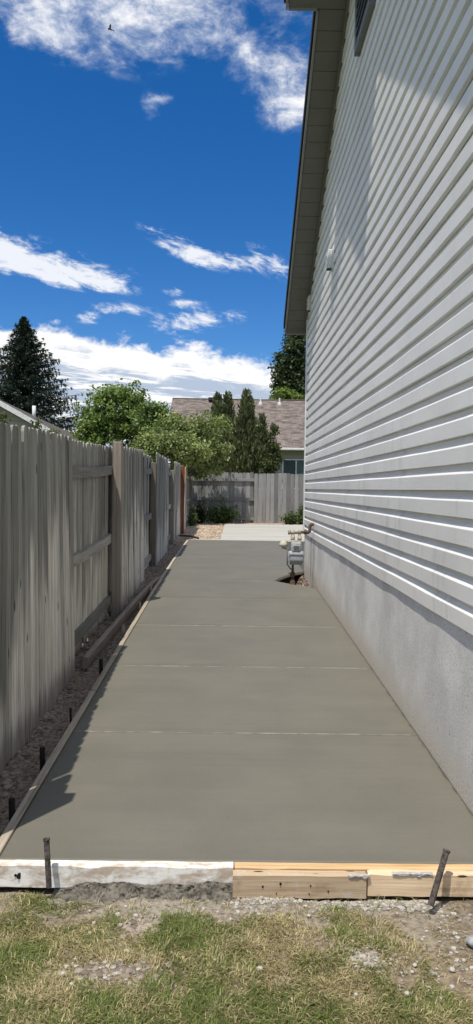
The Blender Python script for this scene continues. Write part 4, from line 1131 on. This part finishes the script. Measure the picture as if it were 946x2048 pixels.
# dry stems in the trench
def stems():
    rr = random.Random(9); bm = bmesh.new()
    for i in range(34):
        y = rr.uniform(3., 7.5); x = rr.uniform(-1.1, -.92); a = rr.uniform(-.7, .7); L = rr.uniform(.12, .4)
        p = [(x+math.sin(a)*L*t+.01*math.sin(t*6+i), y+math.cos(a)*L*t, zg(x, y)+.02+.045*math.sin(t*3.1)*rr.random()) for t in (0, .25, .5, .75, 1)]
        bm_tube(bm, p, .0018, 4)
    props(link('dry_stems', mesh_bm(bm, 'dry_stems', plain('dry_stem', (.34, .28, .17)))), 'thin dry stems trailing over the trench', 'dry stems', kind='stuff')
stems()
bm = bmesh.new(); bm_tube(bm, [(-1.14, 17.5, .42), (-1.0, 17.2, .43), (-.85, 16.9, .44), (-.74, 16.62, .435), (-.66, 16.5, .425)], .022, 8)
props(link('black_hose', mesh_bm(bm, 'hose', plain('black_rubber', (.015, .015, .016), .5), True)), 'short black hose lying where the side fence meets the old patio', 'hose')
bm = bmesh.new(); bm_box(bm, (.34, .10, .10), (-.98, 24.3, zs(24)+.02), bevel=.008)
props(link('timber_block', mesh_bm(bm, 'timber_block', M_RAILX)), 'grey timber lying on the ground in the back left corner', 'timber')

# grass in front: blades in tufts, green and straw mixed
def make_grass():
    rng = np.random.default_rng(5)
    N = 230000
    x = np.concatenate([rng.uniform(-1.35, 1.35, N), rng.uniform(-4, 4, 26000)]); y = np.concatenate([rng.uniform(1.7, 2.80, N), rng.uniform(-.6, 1.75, 26000)])
    pp = np.stack([x, y], 1)
    cov = np.array([fn(a, b, 0, 4.)*.55+fn(a, b, 3, 11.)*.35+fn(a, b, 6, 28.)*.25 for a, b in pp])
    px = x/np.maximum(y, .3)                        # lateral ray, only to thin the right side where soil shows
    bare = .16*np.clip((y-2.55)/.2, 0, 1)+.30*np.clip((x-.45)/.4, 0, 1)*np.clip((y-1.9)/.4, 0, 1)
    bare += 1.2*np.clip((y-2.70-.02*np.sin(x*23))/.03, 0, 1)*np.clip((x+.03)/.05, 0, 1)+1.2*np.clip((y-2.735-.012*np.sin(x*31))/.02, 0, 1)*np.clip((x+.66)/.1, 0, 1)+.3*np.clip((y-2.63)/.05, 0, 1)*np.clip((x+.55)/.1, 0, 1)
    for (cx, cy, s, w) in ((-.30, 2.58, .07, .6), (-.41, 2.33, .08, .55), (-.27, 2.33, .08, .5), (.45, 2.42, .055, .7), (.02, 2.62, .09, .35), (.68, 2.6, .15, .5), (.02, 2.25, .05, .4), (.3, 2.5, .07, .35), (.85, 2.35, .2, .6), (-.62, 2.66, .10, .3), (.32, 2.6, .06, .5), (.55, 2.32, .1, .3)):
        bare += w*np.exp(-(((x-cx)/s)**2+((y-cy)/(s*.7))**2))
    keep = rng.random(len(x)) < np.clip(.74+cov*1.2-bare*1.7, .02, 1)
    x, y, cov = x[keep], y[keep], cov[keep]; n = len(x)
    z = np.array([zg(a, b) for a, b in zip(x, y)])
    gr = np.array([fn(a, b, 11, 3.2)+.55*fn(a, b, 14, 9.) for a, b in zip(x, y)])
    # comb direction varies in swirls
    ang = np.array([fn(a, b, 21, 2.6)*5+fn(a, b, 25, 9.)*3.5 for a, b in zip(x, y)])+rng.normal(0, .9, n)
    L = (.018+.034*rng.random(n))*np.clip(1+gr*.6, .5, 1.5); lean = .72+.27*rng.random(n)
    w = .0012+.0014*rng.random(n)
    dx, dy = np.cos(ang), np.sin(ang); sx, sy = -dy, dx
    v = np.empty((n, 5, 3))
    hx = L*lean*.45; hz = L*np.sqrt(np.maximum(0, 1-lean**2))*.48+.002
    tx = L*lean*1.0; tz = hz+L*(.30-.46*lean)
    tz = np.maximum(tz, .004)
    v[:, 0] = np.stack([x-sx*w*.5, y-sy*w*.5, z-.004], 1); v[:, 1] = np.stack([x+sx*w*.5, y+sy*w*.5, z-.004], 1)
    v[:, 2] = np.stack([x+dx*hx+sx*w*.5, y+dy*hx+sy*w*.5, z+hz], 1); v[:, 3] = np.stack([x+dx*hx-sx*w*.5, y+dy*hx-sy*w*.5, z+hz], 1)
    v[:, 4] = np.stack([x+dx*tx, y+dy*tx, z+tz], 1)
    me = bpy.data.meshes.new('grass'); me.vertices.add(n*5); me.vertices.foreach_set('co', v.reshape(-1).astype(np.float32))
    idx = (np.arange(n)[:, None]*5+np.array([0, 1, 2, 3, 3, 2, 4])[None]).reshape(-1)
    me.loops.add(n*7); me.loops.foreach_set('vertex_index', idx.astype(np.int32))
    ls = (np.arange(n)[:, None]*7+np.array([0, 4])[None]).reshape(-1); lt = np.tile(np.array([4, 3]), n)
    me.polygons.add(n*2); me.polygons.foreach_set('loop_start', ls.astype(np.int32)); me.polygons.foreach_set('loop_total', lt.astype(np.int32)); me.update()
    pg = np.clip(.50+gr*1.2-.35*np.clip((x-.5)/.4, 0, 1), .12, .95)
    isg = rng.random(n) < pg
    t = rng.random(n)[:, None]
    green = np.array((.075, .10, .022))*(1-t)+np.array((.18, .205, .06))*t
    dry = np.array((.22, .175, .085))*(1-t)+np.array((.46, .39, .22))*t
    col = np.where(isg[:, None], green, dry)*(.55+1.0*rng.random(n)**.8)[:, None]
    c = np.ones((n, 5, 4), np.float32); c[:, :, :3] = col[:, None, :]
    a = me.color_attributes.new('Col', 'FLOAT_COLOR', 'POINT'); a.data.foreach_set('color', c.reshape(-1)); me.materials.append(M_GRASS)
    props(link('grass', me), 'patchy green and straw-coloured grass in front of the new slab', 'grass', kind='stuff')
make_grass()

# ------------------------------------------------------------------ neighbour houses
def back_house():
    Ye, Yr = 34., 39.2
    ze = P(590, 897, Ye).z; zr = P(480, 801, Yr).z
    xl = P(345, 800, Yr).x; xR = 14.
    o = props(empty('brown_roofed_house', (4, Ye, .4)), 'beige house with brown shingle roof behind the back fence', 'house')
    inv = Matrix.Translation((-4, -Ye, -.4))
    def add(name, me, parent=None):
        q = bpy.data.objects.new(name, me); C.objects.link(q); q.parent = parent or o
        if parent is None: q.matrix_parent_inverse = inv
        return q
    def sidf(t):
        x, y, z = t.sep(t.P)
        s = t.m('FRACT', t.m('DIVIDE', z, .16)); t.bump(s, .9, .02)
        return t.mix(t.ramp(s, .0, .12), (.22, .21, .16), (.40, .38, .30))
    ms = material('beige_lap_siding', sidf, .8)
    wy = Ye+.45; wl = xl+.35
    yb = 2*Yr-wy
    v = [(wl, wy, .2), (xR, wy, .2), (xR, wy, ze+.1), (wl, wy, ze+.1), (wl, yb, .2), (xR, yb, .2), (xR, yb, ze+.1), (wl, yb, ze+.1), (wl, Yr, zr-.1), (xR, Yr, zr-.1)]
    f = [(0, 1, 2, 3), (5, 4, 7, 6), (4, 0, 3, 8, 7), (1, 5, 6, 9, 2)]
    add('wall', mesh_py('wall', v, f, ms))
    mr = shingles('brown_shingles', ((.10, .080, .070), (.215, .18, .16), (.055, .046, .042), (.27, .23, .21)), .32, .15)
    # roof sheets built flat in object space so that courses follow the slope
    for s in (1, -1):
        run = Yr-Ye; ln = math.hypot(run, zr-ze); V = [(xl, 0, 0), (xR+.3, 0, 0), (xR+.3, ln, 0), (xl, ln, 0)]; V += [(x, y, .06) for x, y, _ in V]
        me = mesh_py('roof', V, [(3, 2, 1, 0), (4, 5, 6, 7), (0, 1, 5, 4), (1, 2, 6, 5), (2, 3, 7, 6), (3, 0, 4, 7)], mr)
        q = bpy.data.objects.new('roof', me); C.objects.link(q); q.parent = o; q.matrix_parent_inverse = inv
        a = math.atan2(zr-ze, run)
        if s > 0: q.location = (0, Ye, ze); q.rotation_euler = (a, 0, 0)
        else: q.location = (xl+xR+.3, 2*Yr-Ye, ze); q.rotation_euler = (a, 0, math.pi)
    bm = bmesh.new(); bm_box(bm, (xR-xl+.3, .22, .05), ((xl+xR+.3)/2, Yr, zr+.05), bevel=.02); add('ridge_cap', mesh_bm(bm, 'ridge_cap', plain('ridge_brown', (.14, .11, .095), .95)))
    bm = bmesh.new(); bm_box(bm, (xR-xl, .11, .11), ((xl+xR)/2, Ye-.062, ze-.03), bevel=.02); add('gutter', mesh_bm(bm, 'gutter', M_TRIM))
    bm = bmesh.new(); bm_box(bm, (xR-xl, .45, .03), ((xl+xR)/2, Ye+.24, ze-.09)); add('soffit', mesh_bm(bm, 'soffit', plain('beige_soffit', (.40, .38, .30))))
    # window
    w0, w1 = P(566, 920, wy).x, P(566, 920, wy).x+2.1
    wz1 = P(590, 920, wy).z; wz0 = wz1-1.25
    bm = bmesh.new(); bm_box(bm, (w1-w0, .03, wz1-wz0), ((w0+w1)/2, wy-.012, (wz0+wz1)/2))
    wn = add('window', mesh_bm(bm, 'window', plain('dark_room', (.02, .025, .03), .3)))
    mg = plain('dark_glass', (.025, .05, .055), .08, .1, 3., spec=.8, bump=0)
    split = P(592, 930, wy).x
    for (a, b) in ((w0+.03, split-.03), (split+.03, w1-.03)):
        bm = bmesh.new(); bm_box(bm, (b-a, .01, wz1-wz0-.08), ((a+b)/2, wy-.034, (wz0+wz1)/2)); add('pane', mesh_bm(bm, 'pane', mg if a < split-.1 else plain('green_glass', (.07, .12, .115), .1, .1, 3., spec=.8, bump=0)), wn)
    for (sx, sz, cx, cz) in ((.06, wz1-wz0+.1, w0-.01, (wz0+wz1)/2), (.06, wz1-wz0+.1, w1+.01, (wz0+wz1)/2), (.055, wz1-wz0-.06, split, (wz0+wz1)/2), (w1-w0-.06, .06, (w0+w1)/2, wz1+.015), (w1-w0-.06, .06, (w0+w1)/2, wz0-.015)):
        bm = bmesh.new(); bm_box(bm, (sx, .06, sz), (cx, wy-.04, cz), bevel=.006); add('window_frame', mesh_bm(bm, 'window_frame', M_TRIM), wn)
    # roof vents
    for (px, py) in ((521, 813), (559, 812)):
        a = math.atan2(zr-ze, Yr-Ye); Yv = Yr-.55; q = P(px, py, Yv); zz = zr-(Yr-Yv)*math.tan(a)+.06
        bm = bmesh.new(); bm_tube(bm, [(q.x, Yv, zz-.1), (q.x, Yv, zz+.06), (q.x, Yv, zz+.10)], [.13, .09, .05], 10); ro = add('pipe_flashing', mesh_bm(bm, 'flashing', plain('pale_lead', (.6, .6, .58), .5)))
        bm = bmesh.new(); bm_tube(bm, [(q.x, Yv, zz), (q.x, Yv, zz+.32)], .04, 8); add('vent_pipe', mesh_bm(bm, 'vent_pipe', M_TRIM))
    q = P(425, 806, Yr-.4); bm = bmesh.new(); bm_box(bm, (.42, .4, .16), (q.x, Yr-.35, zr+.0), bevel=.02); add('box_vent', mesh_bm(bm, 'box_vent', plain('dark_vent', (.04, .035, .03))))
back_house()

def left_house():
    pk = P(-14, 796, 25.); rot = rad(3.2)     # ridge runs away and slightly to the left
    o = props(empty('left_neighbour_house', (pk.x, pk.y, .3), rot), 'low grey house with white rake board beyond the left fence', 'house')
    h = pk.z-.3; s = .545; half = 5.2; L = 21.
    def sidf(t):
        x, y, z = t.sep(t.P); q = t.m('FRACT', t.m('DIVIDE', z, .15)); t.bump(q, .9, .02)
        return t.mix(t.ramp(q, 0., .12), (.20, .19, .17), (.36, .345, .31))
    ms = material('greige_lap_siding', sidf, .8)
    wz = h-s*half
    V = []
    for y in (.25, L-.25): V += [(-half+.4, y, -.3), (half-.4, y, -.3), (half-.4, y, wz+s*.4-.05), (0, y, h-.06), (-half+.4, y, wz+s*.4-.05)]
    link('wall', mesh_py('wall', V, [(0, 1, 2, 3, 4), (9, 8, 7, 6, 5), (1, 6, 7, 2), (0, 4, 9, 5)], ms), o)
    mr = shingles('grey_brown_shingles', ((.085, .075, .068), (.15, .135, .12), (.05, .044, .04), (.17, .15, .135)), .32, .15)
    ln = half*math.hypot(1, s)
    for sg in (1, -1):
        V = [(0, 0, 0), (L, 0, 0), (L, ln, 0), (0, ln, 0)]; V += [(x, y, .05) for x, y, _ in V]
        me = mesh_py('roof', V, [(3, 2, 1, 0), (4, 5, 6, 7), (0, 1, 5, 4), (1, 2, 6, 5), (2, 3, 7, 6), (3, 0, 4, 7)], mr)
        q = link('roof', me, o)
        # local x -> along ridge(+Y), local y -> up the slope
        if sg > 0: m = Matrix(((0, -half/ln, s*half/ln, half), (1, 0, 0, 0), (0, s*half/ln, half/ln, wz), (0, 0, 0, 1)))
        else: m = Matrix(((0, half/ln, -s*half/ln, -half), (-1, 0, 0, L), (0, s*half/ln, half/ln, wz), (0, 0, 0, 1)))
        q.matrix_local = m
        V = []
        for (x, z) in ((sg*half, wz), (sg*.001, h)): V += [(x, -.03, z-.13), (x, -.03, z+.045), (x, .0, z+.045), (x, .0, z-.13)]
        V = [(x, y-.001, z) for x, y, z in V]
        link('rake_board', mesh_py('rake_board', V, [(0, 1, 5, 4), (1, 2, 6, 5), (2, 3, 7, 6), (3, 0, 4, 7), (0, 3, 2, 1), (4, 5, 6, 7)], M_TRIM), o)
    # vent pipe on the slope
    pv = P(68, 826, 30.5); lp = Vector((pv.x-pk.x, pv.y-pk.y, 0)); lx = lp.x*math.cos(-rot)-lp.y*math.sin(-rot); ly = lp.x*math.sin(-rot)+lp.y*math.cos(-rot)
    zz = h-s*abs(lx)
    bm = bmesh.new(); bm_tube(bm, [(lx, ly, zz-.15), (lx, ly, pv.z-.3+.28)], .07, 10); link('vent_pipe', mesh_bm(bm, 'vent_pipe', M_TRIM, True), o)
left_house()

# ------------------------------------------------------------------ bird
def bird():
    p = P(220, 58, 60.)
    o = props(empty('bird', p, rad(20)), 'small brown bird gliding in front of the top cloud', 'bird')
    m = plain('brown_feathers', (.10, .06, .04), .8)
    bm = bmesh.new(); bm_tube(bm, [(.20, 0, -.06), (.12, 0, -.035), (.02, 0, 0), (-.08, 0, .01), (-.15, 0, .02), (-.18, 0, .02)], [.012, .045, .06, .045, .035, .01], 8)
    link('body', mesh_bm(bm, 'body', m, True), o)
    for s in (1, -1):
        V = [(-.07, s*.03, .02), (.06, s*.03, .02), (-.10, s*.22, .10), (.04, s*.22, .09), (-.06, s*.38, .13), (.0, s*.40, .12)]
        V += [(x, y, z+.012) for x, y, z in V]
        link('wing', mesh_py('wing', V, [(0, 1, 3, 2), (2, 3, 5, 4), (6, 8, 9, 7), (8, 10, 11, 9), (0, 2, 8, 6), (2, 4, 10, 8), (1, 7, 9, 3), (3, 9, 11, 5), (4, 5, 11, 10)], m), o)
    V = [(.17, -.02, -.05), (.17, .02, -.05), (.32, .07, -.09), (.32, -.07, -.09)]; V += [(x, y, z+.01) for x, y, z in V]
    link('tail', mesh_py('tail', V, [(3, 2, 1, 0), (4, 5, 6, 7), (0, 1, 5, 4), (1, 2, 6, 5), (2, 3, 7, 6), (3, 0, 4, 7)], m), o)
bird()
